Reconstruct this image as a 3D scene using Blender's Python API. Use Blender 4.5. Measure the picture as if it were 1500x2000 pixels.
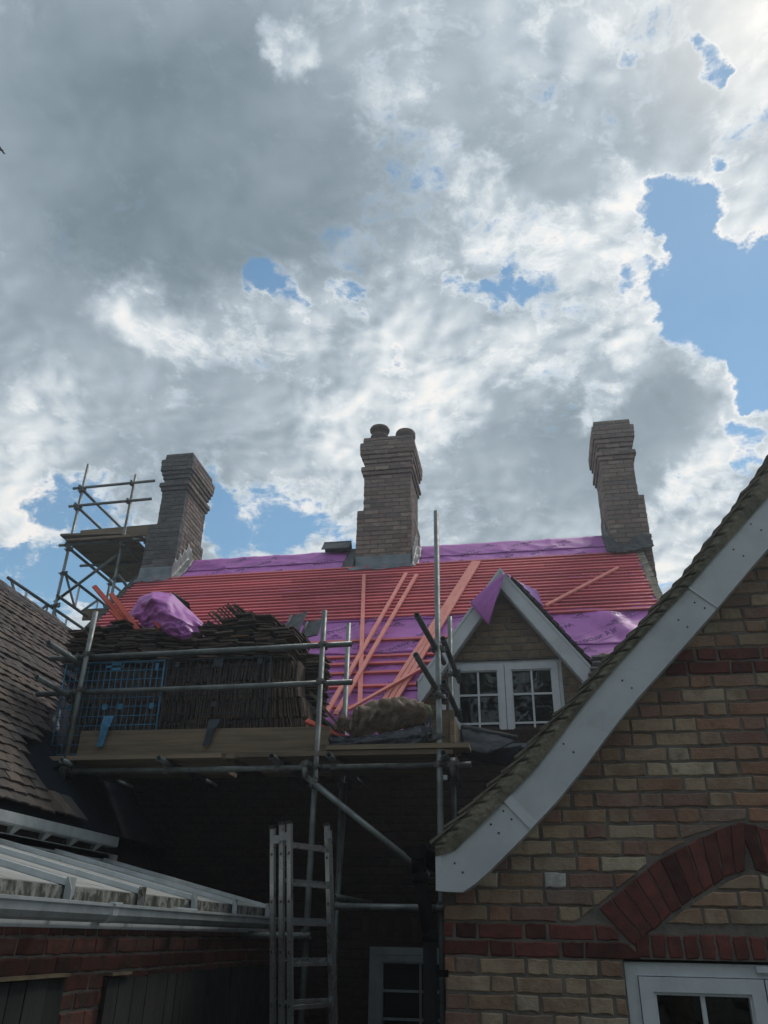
import bpy, bmesh, math, random
from math import radians as R, sin, cos, pi
from mathutils import Vector, Matrix, noise

# ------------------------------------------------------------------ scene
for _o in list(bpy.data.objects): bpy.data.objects.remove(_o)
SC = bpy.context.scene
COL = SC.collection
random.seed(11)

# ------------------------------------------------------------------ camera
CAM_POS = Vector((0, 0, 2.2))
FPX = 1540.0                                   # focal length in photo pixels (photo is 1500 x 2000)
PITCH, YAW, ROLL = R(28.3), R(10.5), R(1.15)
cam_f = Vector((-sin(YAW)*cos(PITCH), cos(YAW)*cos(PITCH), sin(PITCH)))
_r0 = Vector((cos(YAW), sin(YAW), 0)); _u0 = _r0.cross(cam_f)
cam_r = _r0*cos(ROLL)+_u0*sin(ROLL); cam_u = _u0*cos(ROLL)-_r0*sin(ROLL)
cd = bpy.data.cameras.new('camera'); cam = bpy.data.objects.new('camera', cd); COL.objects.link(cam)
cd.sensor_fit = 'VERTICAL'; cd.sensor_height = 36; cd.sensor_width = 27; cd.lens = FPX/2000*36
cd.clip_start = .05; cd.clip_end = 3000
_m = Matrix((cam_r, cam_u, -cam_f)).transposed().to_4x4(); _m.translation = CAM_POS
cam.matrix_world = _m
SC.camera = cam

def ray(px, py):
    return cam_f+cam_r*((px-750)/FPX)+cam_u*((1000-py)/FPX)
def at(px, py, X=None, Y=None, Z=None, pl=None):
    """the point of a world plane that was measured at this spot of the photograph"""
    d = ray(px, py)
    if X is not None: t = (X-CAM_POS.x)/d.x
    elif Y is not None: t = (Y-CAM_POS.y)/d.y
    elif Z is not None: t = (Z-CAM_POS.z)/d.z
    else: t = (pl[1]-pl[0].dot(CAM_POS))/pl[0].dot(d)
    return CAM_POS+d*t

# ------------------------------------------------------------------ light
SUN_EL, SUN_AZ = R(55), R(31)                  # azimuth clockwise from +Y: beyond the roof, to the right, behind cloud
sun_dir = Vector((sin(SUN_AZ)*cos(SUN_EL), cos(SUN_AZ)*cos(SUN_EL), sin(SUN_EL)))
sl = bpy.data.lights.new('sun', 'SUN'); sl.energy = 1.5; sl.angle = R(11); sl.color = (1, .95, .88)
sun = bpy.data.objects.new('sun', sl); COL.objects.link(sun)
sun.rotation_euler = sun_dir.to_track_quat('Z', 'Y').to_euler(); sun.location = sun_dir*40
vs = SC.view_settings; vs.view_transform = 'Standard'; vs.look = 'None'; vs.gamma = 1; vs.exposure = 0; vs.use_curve_mapping = False
SC.cycles.max_bounces = 6; SC.cycles.diffuse_bounces = 3; SC.cycles.glossy_bounces = 3
SC.cycles.transmission_bounces = 3; SC.cycles.transparent_max_bounces = 6; SC.cycles.use_denoising = True

class NT:
    """tiny node-graph helper"""
    def __init__(s, tree): s.t = tree; s.n = tree.nodes; s.l = tree.links
    def node(s, typ, **kw):
        n = s.n.new(typ)
        for k, v in kw.items(): setattr(n, k, v)
        return n
    def put(s, sock, v):
        if hasattr(v, 'is_output') or isinstance(v, bpy.types.NodeSocket): s.l.new(v, sock)
        elif v is not None: sock.default_value = v
    def m(s, op, a, b=None, c=None, clamp=False):
        n = s.node('ShaderNodeMath', operation=op, use_clamp=clamp)
        for i, v in enumerate((a, b, c)):
            if v is not None: s.put(n.inputs[i], v)
        return n.outputs[0]
    def vm(s, op, a, b=None, sc=None):
        n = s.node('ShaderNodeVectorMath', operation=op)
        s.put(n.inputs[0], a)
        if b is not None: s.put(n.inputs[1], b)
        if sc is not None: s.put(n.inputs['Scale'], sc)
        return n.outputs['Value'] if op in ('DOT_PRODUCT', 'LENGTH', 'DISTANCE') else n.outputs[0]
    def noise(s, vec, scale, detail=3, rough=.5, dist=0, out='Fac', dims='3D'):
        n = s.node('ShaderNodeTexNoise', noise_dimensions=dims)
        s.put(n.inputs['Vector'], vec)
        n.inputs['Scale'].default_value = scale; n.inputs['Detail'].default_value = detail
        n.inputs['Roughness'].default_value = rough; n.inputs['Distortion'].default_value = dist
        return n.outputs[out]
    def ramp(s, f, stops, interp='LINEAR'):
        n = s.node('ShaderNodeValToRGB'); s.put(n.inputs[0], f); cr = n.color_ramp; cr.interpolation = interp
        while len(cr.elements) > 1: cr.elements.remove(cr.elements[-1])
        for i, (p, c) in enumerate(stops):
            e = cr.elements[0] if i == 0 else cr.elements.new(p)
            e.position = p; e.color = (c[0], c[1], c[2], 1) if isinstance(c, (tuple, list)) else (c, c, c, 1)
        return n.outputs[0]
    def mr(s, v, a, b, c=0., d=1., interp='SMOOTHSTEP', clamp=True):
        n = s.node('ShaderNodeMapRange', interpolation_type=interp)
        if interp == 'LINEAR': n.clamp = clamp
        s.put(n.inputs['Value'], v); s.put(n.inputs['From Min'], a); s.put(n.inputs['From Max'], b)
        s.put(n.inputs['To Min'], c); s.put(n.inputs['To Max'], d)
        return n.outputs[0]
    def mix(s, f, a, b, mode='MIX'):
        n = s.node('ShaderNodeMix', data_type='RGBA', blend_type=mode)
        s.put(n.inputs[0], f)
        for sock, v in ((n.inputs[6], a), (n.inputs[7], b)):
            if isinstance(v, (tuple, list)): v = (v[0], v[1], v[2], 1)
            s.put(sock, v)
        return n.outputs[2]

# ------------------------------------------------------------------ sky: Nishita blue with a broken cloud layer (fields of direction only)
W = bpy.data.worlds.new('World'); SC.world = W; W.use_nodes = True
W.node_tree.nodes.clear(); g = NT(W.node_tree)
tc = g.node('ShaderNodeTexCoord').outputs['Generated']
dirn = g.vm('NORMALIZE', tc)
sep = g.node('ShaderNodeSeparateXYZ'); g.put(sep.inputs[0], dirn)
zc = g.m('ADD', g.m('MAXIMUM', sep.outputs[2], 0.), .42)
q = g.vm('DIVIDE', dirn, None); qd = q.node
cmb = g.node('ShaderNodeCombineXYZ'); g.put(cmb.inputs[0], zc); g.put(cmb.inputs[1], zc); cmb.inputs[2].default_value = 1
g.put(qd.inputs[1], cmb.outputs[0])
wv = g.noise(q, 2.6, 3, .55, out='Color')
qw = g.vm('ADD', q, g.vm('SCALE', g.vm('SUBTRACT', wv, (.5, .5, .5)), sc=.13))
wv2 = g.noise(q, 9., 3, .6, out='Color')
qw = g.vm('ADD', qw, g.vm('SCALE', g.vm('SUBTRACT', wv2, (.5, .5, .5)), sc=.035))
# blob centres are looked up in the same warped direction so their outlines are ragged
def wob(sc, de, ro, am): return g.vm('SCALE', g.vm('SUBTRACT', g.noise(dirn, sc, de, ro, out='Color'), (.5, .5, .5)), sc=am)
dw = g.vm('NORMALIZE', g.vm('ADD', dirn, g.vm('ADD', wob(5., 4, .6, .17), g.vm('ADD', wob(22., 4, .65, .045), wob(70., 5, .7, .022)))))
def blobs(lst, k=1.0, wide=2.9):
    acc = None
    for px, py, r, a in lst:
        c = ray(px, py).normalized()
        cr_ = ray(px+r*k, py).normalized()
        co = c.dot(cr_)
        n = g.vm('DOT_PRODUCT', dw, tuple(c))
        v = g.mr(n, 1-(1-co)*wide, 1, 0., a)
        acc = v if acc is None else g.m('ADD', acc, v)
    return acc
BLUE = [(1290,390,50,-.9),(1325,430,44,-1),(1345,500,36,-.9),(1345,570,56,-1),(1400,610,76,-1.1),(1480,600,90,-1),(1490,700,70,-.9),(1260,575,35,-.6),
        (1480,690,60,-.7),(1385,95,24,-.75),(1300,640,30,-.5),(1385,300,16,-.5),(1270,340,22,-.4),(492,548,24,-.62),(525,568,20,-.5),(556,588,22,-.62),(662,563,20,-.6),(868,575,18,-.55),(915,612,22,-.62),(945,595,18,-.45),(988,575,22,-.62),(785,768,22,-.5),(768,715,16,-.4),(735,740,16,-.35),(1230,110,18,-.35),(1190,560,22,-.45),
        (160,950,52,-.75),(100,985,30,-.4),(60,1140,80,-.75),(200,1110,70,-.8),(270,1140,75,-.8),(30,1050,30,-.3),
        (440,1015,38,-.6),(500,1055,56,-.7),(600,1070,40,-.5),(425,950,26,-.45),(560,990,25,-.4),(1490,850,26,-.7),(1488,760,20,-.5),(1500,900,20,-.4),(680,1050,30,-.3)]
LUM = [(330,330,260,-.52),(100,150,200,-.36),(60,480,220,-.30),(470,400,150,-.2),(520,150,150,-.12),(170,650,150,-.14),(330,800,150,-.12),(1050,800,95,-.34),(1180,860,120,-.42),
       (1300,800,110,-.32),(1250,960,130,-.38),(1000,960,110,-.32),(620,680,70,-.14),(720,420,150,-.16),(1080,360,60,-.22),(1340,190,60,-.2),(1240,245,50,-.16),(960,250,90,-.16),(900,120,90,-.1),(600,280,120,-.1),(480,870,120,-.16),(560,950,80,-.08),
       (290,600,62,.42),(350,650,45,.2),(230,620,40,.15),(562,100,40,.42),(935,365,50,.3),(940,500,40,.3),(860,330,40,.12),(1050,470,70,.24),(1130,540,60,.24),(1160,440,50,.2),(1250,520,60,.3),(1430,420,95,.26),(1450,250,90,.06),(1510,40,110,.12),
       (1150,110,60,.2),(1210,360,46,.3),(1205,640,52,.3),(1390,720,60,.32),(1455,770,46,.3),(1160,775,40,.3),(1250,690,50,.2),(860,800,60,.24),(920,830,40,.16),(740,690,60,.16),(640,850,55,.22),(720,800,40,.15),
       (50,800,70,.24),(60,960,60,.3),(200,1000,50,.1),(1060,690,60,.24),(960,690,45,.16),(1330,1100,60,.3),(1400,990,60,.36),(1440,880,40,.2),(720,200,50,.16),(820,560,60,.16),(560,620,60,.2),(440,620,60,.2),(700,560,60,.12),(1000,50,80,.1),(1250,60,60,.15)]
blue = g.m('MULTIPLY', blobs(BLUE, 1.0, 3.6), 1.2); lumb = g.m('ADD', g.m('MULTIPLY', blobs([b for b in LUM if b[3] > 0], 1.0), .85), g.m('MULTIPLY', g.m('TANH', g.m('MULTIPLY', blobs([b for b in LUM if b[3] < 0], .95), 1.9)), .25))
n1 = g.noise(qw, 4.2, 6, .52)
sd = sun_dir; so = (sd.x*.030, sd.y*.030, 0)
n2 = g.noise(g.vm('ADD', qw, so), 4.2, 6, .52)
def billow(v):
    n = g.node('ShaderNodeTexVoronoi', feature='SMOOTH_F1', normalize=True, voronoi_dimensions='2D')
    g.put(n.inputs['Vector'], v); n.inputs['Scale'].default_value = 7.5; n.inputs['Detail'].default_value = 2.; n.inputs['Roughness'].default_value = .55
    n.inputs['Lacunarity'].default_value = 2.3; n.inputs['Smoothness'].default_value = .7
    return g.m('SUBTRACT', 1., n.outputs['Distance'])
b1_ = billow(qw); b2_ = billow(g.vm('ADD', qw, (sd.x*.020, sd.y*.020, 0)))
nf = g.noise(qw, 17., 9, .66)
nf2 = g.noise(g.vm('ADD', qw, (sd.x*.010, sd.y*.010, 0)), 17., 9, .66)
den = g.m('MULTIPLY_ADD', g.m('SUBTRACT', n1, .5), 1.25, .55)
den = g.m('ADD', den, g.m('MULTIPLY', g.m('SUBTRACT', nf, .5), 2.2))
den = g.m('ADD', den, g.m('MULTIPLY', g.m('SUBTRACT', g.noise(qw, 62., 7, .68), .5), 1.5))
den = g.m('ADD', den, g.m('MULTIPLY', g.m('SUBTRACT', b1_, .62), .9))
den = g.m('ADD', den, g.m('SUBTRACT', blue, g.m('MINIMUM', lumb, 0.)))
alpha = g.mr(den, -.30, .42, .03, 1.)
thin = g.mr(den, .1, .70, 1., 0.)
relief = g.m('ADD', g.m('MULTIPLY', g.m('SUBTRACT', n1, n2), .9), g.m('MULTIPLY', g.m('SUBTRACT', nf, nf2), .30))
relief = g.m('ADD', relief, g.m('MULTIPLY', g.m('SUBTRACT', b1_, b2_), 1.5))
sund = g.vm('DOT_PRODUCT', dirn, tuple(sun_dir))
glow = g.m('POWER', g.m('MAXIMUM', sund, 0.), 150.)
glow2 = g.m('POWER', g.m('MAXIMUM', sund, 0.), 6.)
lum = g.m('ADD', g.m('MULTIPLY_ADD', g.m('SUBTRACT', n1, .5), .60, .44), lumb)
lum = g.m('ADD', lum, g.m('MULTIPLY', g.m('SUBTRACT', g.noise(qw, 1.7, 3, .5), .5), .35))
# billows only where the cloud is not in deep shade
rel_k = g.mr(lum, .22, .62, .06, 1.2)
lum = g.m('ADD', lum, g.m('MULTIPLY', relief, g.m('MULTIPLY', rel_k, 1.25)))
lum = g.m('ADD', lum, g.m('MULTIPLY', g.m('SUBTRACT', b1_, .62), .18))
lum = g.m('ADD', lum, g.m('MULTIPLY', thin, g.mr(lum, .15, .5, .06, .30)))
lum = g.m('ADD', lum, g.m('MULTIPLY', glow2, .05))
lum = g.m('ADD', lum, g.m('MULTIPLY', glow, .10))
cloud = g.ramp(lum, [(0., (.12,.17,.205)), (.14, (.185,.245,.285)), (.32, (.305,.375,.43)), (.5, (.445,.52,.585)), (.68, (.62,.685,.725)), (.85, (.80,.84,.86)), (1., (.95,.93,.90))], 'LINEAR')
cloud = g.mix(g.m('MULTIPLY', glow, .45, clamp=True), cloud, (1.25, 1.16, 1.04))
sky = g.node('ShaderNodeTexSky', sky_type='NISHITA', sun_disc=False, sun_elevation=SUN_EL, sun_rotation=SUN_AZ, altitude=60, air_density=1., dust_density=.05, ozone_density=2.)
SKY_S = .10
col = g.mix(alpha, g.mix(1., sky.outputs[0], (1.12,1.36,1.24), 'MULTIPLY'), g.vm('SCALE', cloud, sc=1/SKY_S))
bg = g.node('ShaderNodeBackground'); g.put(bg.inputs[0], col); bg.inputs[1].default_value = SKY_S
wo = g.node('ShaderNodeOutputWorld'); g.put(wo.inputs[0], bg.outputs[0])
W.cycles.sampling_method = 'MANUAL'; W.cycles.sample_map_resolution = 512

# ------------------------------------------------------------------ materials
MATS = {}
def mat(name, base, rough=.8, metal=0, var=None, rnd=0., scale=6., bump=0., bscale=40., bdist=.01, spec=.5, extra=None, streak=None, rndcols=None, tr=0.):
    """base colour varied by noise (var = second colour), by object (rnd / rndcols) and bumped"""
    m = bpy.data.materials.new(name); m.use_nodes = True; MATS[name] = m
    t = NT(m.node_tree); b = m.node_tree.nodes['Principled BSDF']
    co = t.node('ShaderNodeTexCoord').outputs['Object']
    oi = t.node('ShaderNodeObjectInfo')
    c3 = t.node('ShaderNodeCombineXYZ')
    for i in range(3): t.put(c3.inputs[i], t.m('MULTIPLY', oi.outputs['Random'], 37.1+11*i))
    vec = t.vm('ADD', co, c3.outputs[0])
    if streak: vec_s = t.vm('MULTIPLY', vec, streak)
    else: vec_s = vec
    if rndcols: col_ = t.ramp(oi.outputs['Random'], rndcols, 'CONSTANT')
    else:
        col_ = t.node('ShaderNodeRGB').outputs[0]; col_.default_value = (*base, 1)
    if var is not None:
        f = t.mr(t.noise(vec_s, scale, 5, .62), .36, .68)
        col_ = t.mix(f, col_, var) if not rndcols else t.mix(t.m('MULTIPLY', f, .55), col_, var)
    if rnd:
        k = t.mr(t.m('FRACT', t.m('MULTIPLY', oi.outputs['Random'], 91.7)), 0, 1, 1-rnd, 1+rnd, 'LINEAR')
        col_ = t.vm('SCALE', col_, sc=k)
    if extra: col_ = extra(t, vec, col_)
    t.put(b.inputs['Base Color'], col_)
    t.put(b.inputs['Roughness'], t.mr(t.noise(vec, scale*2.3, 3), .3, .7, max(rough-.12, .03), min(rough+.1, 1)))
    b.inputs['Metallic'].default_value = metal
    b.inputs['Specular IOR Level'].default_value = spec
    if bump:
        bn = t.node('ShaderNodeBump'); bn.inputs['Strength'].default_value = bump; bn.inputs['Distance'].default_value = bdist
        t.put(bn.inputs['Height'], t.noise(vec_s, bscale, 5, .65)); t.put(b.inputs['Normal'], bn.outputs[0])
    return m

def spots(colr, scale, lo, hi, amt=1.):
    return lambda t, v, c: t.mix(t.m('MULTIPLY', t.mr(t.noise(v, scale, 6, .7), lo, hi), amt), c, colr)
def chain(*fs):
    def f(t, v, c):
        for x in fs: c = x(t, v, c)
        return c
    return f
BUFF = [(0,(0.417,0.308,0.207)),(.13,(0.350,0.216,0.148)),(.25,(0.451,0.357,0.249)),(.36,(0.395,0.265,0.175)),(.48,(0.305,0.178,0.138)),(.60,(0.406,0.303,0.207)),(.70,(0.288,0.211,0.164)),(.80,(0.384,0.211,0.138)),(.90,(0.519,0.439,0.323))]
mat('brick_buff', (.3,.2,.1), .9, rndcols=BUFF, var=(.19,.10,.065), rnd=.16, scale=8, bump=.9, bscale=55, bdist=.008, extra=chain(spots((.36,.30,.20), 7, .50, .70, .55), spots((.42,.38,.30), 19, .60, .74, .6), spots((.085,.07,.055), 11, .58, .74, .6)))
mat('brick_white', (.62,.62,.58), .8, var=(.42,.41,.37), scale=25, bump=.4)
mat('brick_red', (.165,.052,.040), .9, var=(.10,.036,.030), rnd=.4, scale=12, bump=.5, bscale=70, bdist=.005, extra=spots((.2,.08,.06), 22, .62, .75, .5))
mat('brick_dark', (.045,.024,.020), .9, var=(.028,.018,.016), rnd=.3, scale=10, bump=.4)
mat('brick_garden', (.15,.050,.034), .92, var=(.07,.04,.03), rnd=.3, scale=8, bump=.5, extra=spots((.33,.26,.2), 16, .62, .74, .6))
mat('brick_dormer', (.22,.15,.09), .92, rndcols=[(0,(.21,.155,.095)),(.3,(.17,.12,.08)),(.55,(.23,.165,.10)),(.8,(.18,.11,.075))], var=(.13,.09,.06), rnd=.15, scale=9, bump=.4)
mat('brick_chimney', (.3,.2,.15), .93, rndcols=[(0,(.30,.225,.18)),(.2,(.25,.185,.155)),(.4,(.33,.26,.205)),(.6,(.27,.18,.145)),(.8,(.235,.185,.16))], var=(.15,.125,.115), rnd=.2, scale=9, bump=.6, bscale=50, extra=spots((.36,.33,.27), 12, .64, .76, .45))
mat('brick_soot_shade', (.145,.14,.135), .93, var=(.10,.10,.098), rnd=.3, scale=8, bump=.6, bscale=50, extra=spots((.2,.19,.15), 14, .62, .75, .4))  # left stack's front: soot and shade in the colour, sunlit side uses paler brick
mat('mortar', (.21,.19,.16), .95, var=(.125,.115,.10), scale=9, bump=.8, bscale=90, bdist=.006)
mat('mortar_chimney', (.17,.155,.14), .95, var=(.11,.10,.095), scale=9, bump=.8, bscale=90)
mat('mortar_verge', (.28,.25,.185), .95, var=(.16,.15,.11), scale=7, bump=.9, bscale=45, bdist=.012, extra=chain(spots((.10,.105,.05), 9, .55, .7, .7), spots((.3,.28,.22), 22, .64, .74, .6)))
mat('tile_verge', (.21,.185,.145), .93, var=(.12,.11,.085), scale=9, bump=.7, bscale=50, extra=chain(spots((.09,.10,.045), 12, .55, .7, .7), spots((.34,.33,.28), 35, .66, .74, .7)))
TILE = [(0,(.088,.070,.060)),(.2,(.115,.086,.068)),(.4,(.074,.063,.057)),(.6,(.135,.10,.076)),(.8,(.10,.08,.068))]
mat('tile_clay', (.1,.08,.06), .93, rndcols=TILE, var=(.06,.05,.042), rnd=.25, scale=10, bump=.7, bscale=45, extra=chain(spots((.30,.29,.26), 24, .60, .70, .75), spots((.22,.12,.07), 7, .60, .72, .5)))
mat('tile_stack', (.085,.068,.055), .93, rndcols=[(0,(.095,.07,.055)),(.22,(.155,.11,.08)),(.42,(.065,.052,.045)),(.6,(.21,.165,.125)),(.72,(.19,.115,.075)),(.86,(.11,.083,.066))], var=(.032,.030,.029), rnd=.35, scale=14, bump=.6, bscale=50, extra=spots((.20,.17,.12), 26, .62, .72, .5))
mat('tile_dark', (.06,.058,.055), .85, var=(.035,.035,.035), rnd=.2, scale=9, bump=.5)
mat('ridge_grey', (.13,.135,.14), .8, var=(.08,.085,.09), scale=9, bump=.4)
mat('upvc_white', (.70,.74,.76), .35, var=(.60,.64,.66), scale=5, extra=spots((.42,.41,.36), 7, .60, .85, .35))
mat('upvc_board', (.66,.70,.72), .38, var=(.56,.60,.62), scale=3, extra=chain(spots((.40,.38,.32), 3.2, .50, .80, .45), spots((.28,.27,.22), 16, .66, .80, .45)))
mat('upvc_grimy', (.52,.56,.57), .45, var=(.40,.43,.43), scale=6, streak=(1,1,1), extra=spots((.10,.10,.07), 14, .60, .74, .7))
mat('upvc_shaded', (.26,.30,.31), .5, var=(.20,.23,.24), scale=6)  # white frame colour darkened to carry the shade on the lower window
mat('upvc_mould', (.40,.40,.36), .7, var=(.06,.06,.045), scale=14, streak=(1,1,.35), bump=.3, extra=spots((.045,.045,.03), 18, .50, .60, .85))
mat('polycarb', (.46,.46,.43), .35, var=(.40,.40,.37), scale=1.5)
mat('screw', (.06,.06,.06), .4, .6)
mat('membrane', (.50,.16,.50), .5, var=(.43,.13,.44), scale=2.2, bump=.25, bscale=160, bdist=.002, spec=.35)
mat('membrane_back', (.30,.10,.42), .6, var=(.24,.08,.36), scale=3, bump=.2, bscale=120)
mat('print_ink', (.14,.055,.18), .7)
mat('batten', (.74,.175,.18), .75, var=(.60,.13,.135), rnd=.2, scale=6, streak=(.12,1,1), bump=.3, bscale=60, extra=spots((.35,.09,.08), 11, .68, .76, .6))
mat('batten_loose', (.86,.33,.27), .75, var=(.80,.26,.22), rnd=.08, scale=6, bump=.3, bscale=60, extra=spots((.45,.12,.10), 16, .70, .78, .6))
mat('batten_red', (.68,.12,.07), .75, var=(.52,.09,.06), scale=7, bump=.3)
mat('galvanised', (.215,.24,.235), .52, .5, var=(.12,.135,.135), scale=6, rnd=.25, bump=.25, bscale=70, extra=chain(spots((.18,.10,.055), 9, .60, .74, .6), spots((.40,.40,.37), 23, .66, .74, .6)))
mat('coupler_steel', (.16,.165,.165), .55, .6, var=(.10,.09,.08), scale=18, bump=.3)
mat('board_wood', (.275,.21,.14), .9, var=(.165,.13,.09), rnd=.15, scale=3.2, streak=(.35,2,6), bump=.5, bscale=14, extra=spots((.08,.06,.045), 5, .68, .76, .7))
mat('board_end', (.20,.165,.11), .9, var=(.12,.10,.08), scale=9)
mat('guard_blue', (.06,.26,.44), .55, .1, var=(.04,.18,.32), scale=20)
mat('guard_dark', (.045,.065,.085), .6, .2, var=(.03,.04,.05), scale=20)
mat('aluminium', (.46,.48,.49), .33, .75, var=(.36,.38,.39), scale=5, streak=(4,4,.3))
mat('lead', (.21,.235,.255), .5, .35, var=(.13,.15,.165), scale=5, bump=.35, bscale=18, extra=spots((.42,.43,.42), 7, .60, .76, .5))
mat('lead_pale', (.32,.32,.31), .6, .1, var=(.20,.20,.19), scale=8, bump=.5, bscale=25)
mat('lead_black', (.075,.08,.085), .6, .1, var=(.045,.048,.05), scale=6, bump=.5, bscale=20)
mat('roofing_felt', (.018,.022,.030), .97, spec=.08, var=(.014,.017,.024), scale=5, bump=.3, bscale=30)
mat('plastic_black', (.035,.042,.058), .34, var=(.018,.022,.03), scale=7, bump=.5, bscale=16, bdist=.02)
mat('pipe_black', (.008,.009,.011), .8, spec=.12)
mat('insulation', (.38,.29,.215), 1., var=(.20,.15,.11), scale=9, streak=(.6,2,2.5), bump=1., bscale=60, bdist=.02, extra=spots((.55,.42,.36), 6, .52, .68, .7))
mat('bag_green', (.30,.34,.10), .6, var=(.10,.20,.10), scale=8, bump=.5, bscale=20, extra=spots((.06,.22,.12), 6, .55, .62, .9))
mat('fence_dark', (.028,.031,.026), .9, var=(.016,.018,.016), rnd=.3, scale=3, streak=(3,3,.3), bump=.5, bscale=18, extra=spots((.075,.06,.045), 7, .60, .75, .5))
mat('dark_interior', (.03,.028,.028), .95)  # near-black sheet behind the panes, painted as the unlit room
mat('wood_old', (.22,.17,.10), .9, var=(.12,.09,.06), scale=5, bump=.4)
mat('paving', (.16,.15,.14), .9, var=(.10,.095,.09), scale=1.3, bump=.5, bscale=25)
mat('grass_soil', (.05,.065,.03), .95, var=(.04,.045,.025), scale=.6, bump=.6, bscale=6)
mat('leaves', (.045,.075,.025), .8, var=(.03,.055,.018), scale=2)
mat('terracotta', (.15,.10,.08), .85, var=(.09,.07,.06), scale=8, bump=.4)
mat('feather', (.02,.02,.022), .8)
mat('curtain', (.26,.28,.27), .9, var=(.18,.20,.19), scale=4, streak=(4,1,.2))
gl = bpy.data.materials.new('glass'); gl.use_nodes = True; MATS['glass'] = gl; _n = NT(gl.node_tree); gl.node_tree.nodes.clear()
_tr = _n.node('ShaderNodeBsdfTransparent'); _tr.inputs[0].default_value = (.62, .67, .66, 1)
_gs = _n.node('ShaderNodeBsdfGlossy'); _gs.inputs['Roughness'].default_value = .015; _gs.inputs[0].default_value = (.9, .93, .95, 1)
_bn = _n.node('ShaderNodeBump'); _bn.inputs['Strength'].default_value = .12; _bn.inputs['Distance'].default_value = .02
_n.put(_bn.inputs['Height'], _n.noise(_n.node('ShaderNodeTexCoord').outputs['Object'], 3.5, 2)); _n.put(_gs.inputs['Normal'], _bn.outputs[0])
_fr = _n.node('ShaderNodeFresnel'); _fr.inputs[0].default_value = 1.6
_mx = _n.node('ShaderNodeMixShader'); _n.put(_mx.inputs[0], _n.m('MULTIPLY_ADD', _fr.outputs[0], .62, .0)); _n.put(_mx.inputs[1], _tr.outputs[0]); _n.put(_mx.inputs[2], _gs.outputs[0])
_om = _n.node('ShaderNodeOutputMaterial'); _n.put(_om.inputs[0], _mx.outputs[0])

# ------------------------------------------------------------------ mesh helpers
WORLD = {}
def world_of(o): return WORLD.get(o.name, Matrix.Identity(4))
def setp(o, label=None, cat=None, group=None, kind=None):
    if label: o['label'] = label
    if cat: o['category'] = cat
    if group: o['group'] = group
    if kind: o['kind'] = kind
    return o
def thing(name, label, cat, loc=(0, 0, 0), group=None):
    o = bpy.data.objects.new(name, None); COL.objects.link(o); o.location = loc; o.empty_display_size = .1
    WORLD[o.name] = Matrix.Translation(Vector(loc))
    return setp(o, label, cat, group)
def hang(o, parent):
    o.parent = parent; o.matrix_parent_inverse = world_of(parent).inverted()
def put_mesh(name, me, M=None, parent=None):
    """one more object that shares mesh data"""
    o = bpy.data.objects.new(name, me); COL.objects.link(o)
    if parent is not None: hang(o, parent)
    if M is not None: o.matrix_basis = M; WORLD[o.name] = M.copy()
    return o
def frame(origin, x, z):
    """matrix whose local x runs along x, local z along z, local -y outward"""
    x = Vector(x).normalized(); z = Vector(z).normalized(); y = z.cross(x).normalized(); x = y.cross(z).normalized()
    m = Matrix((x, y, z)).transposed().to_4x4(); m.translation = Vector(origin); return m

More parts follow.
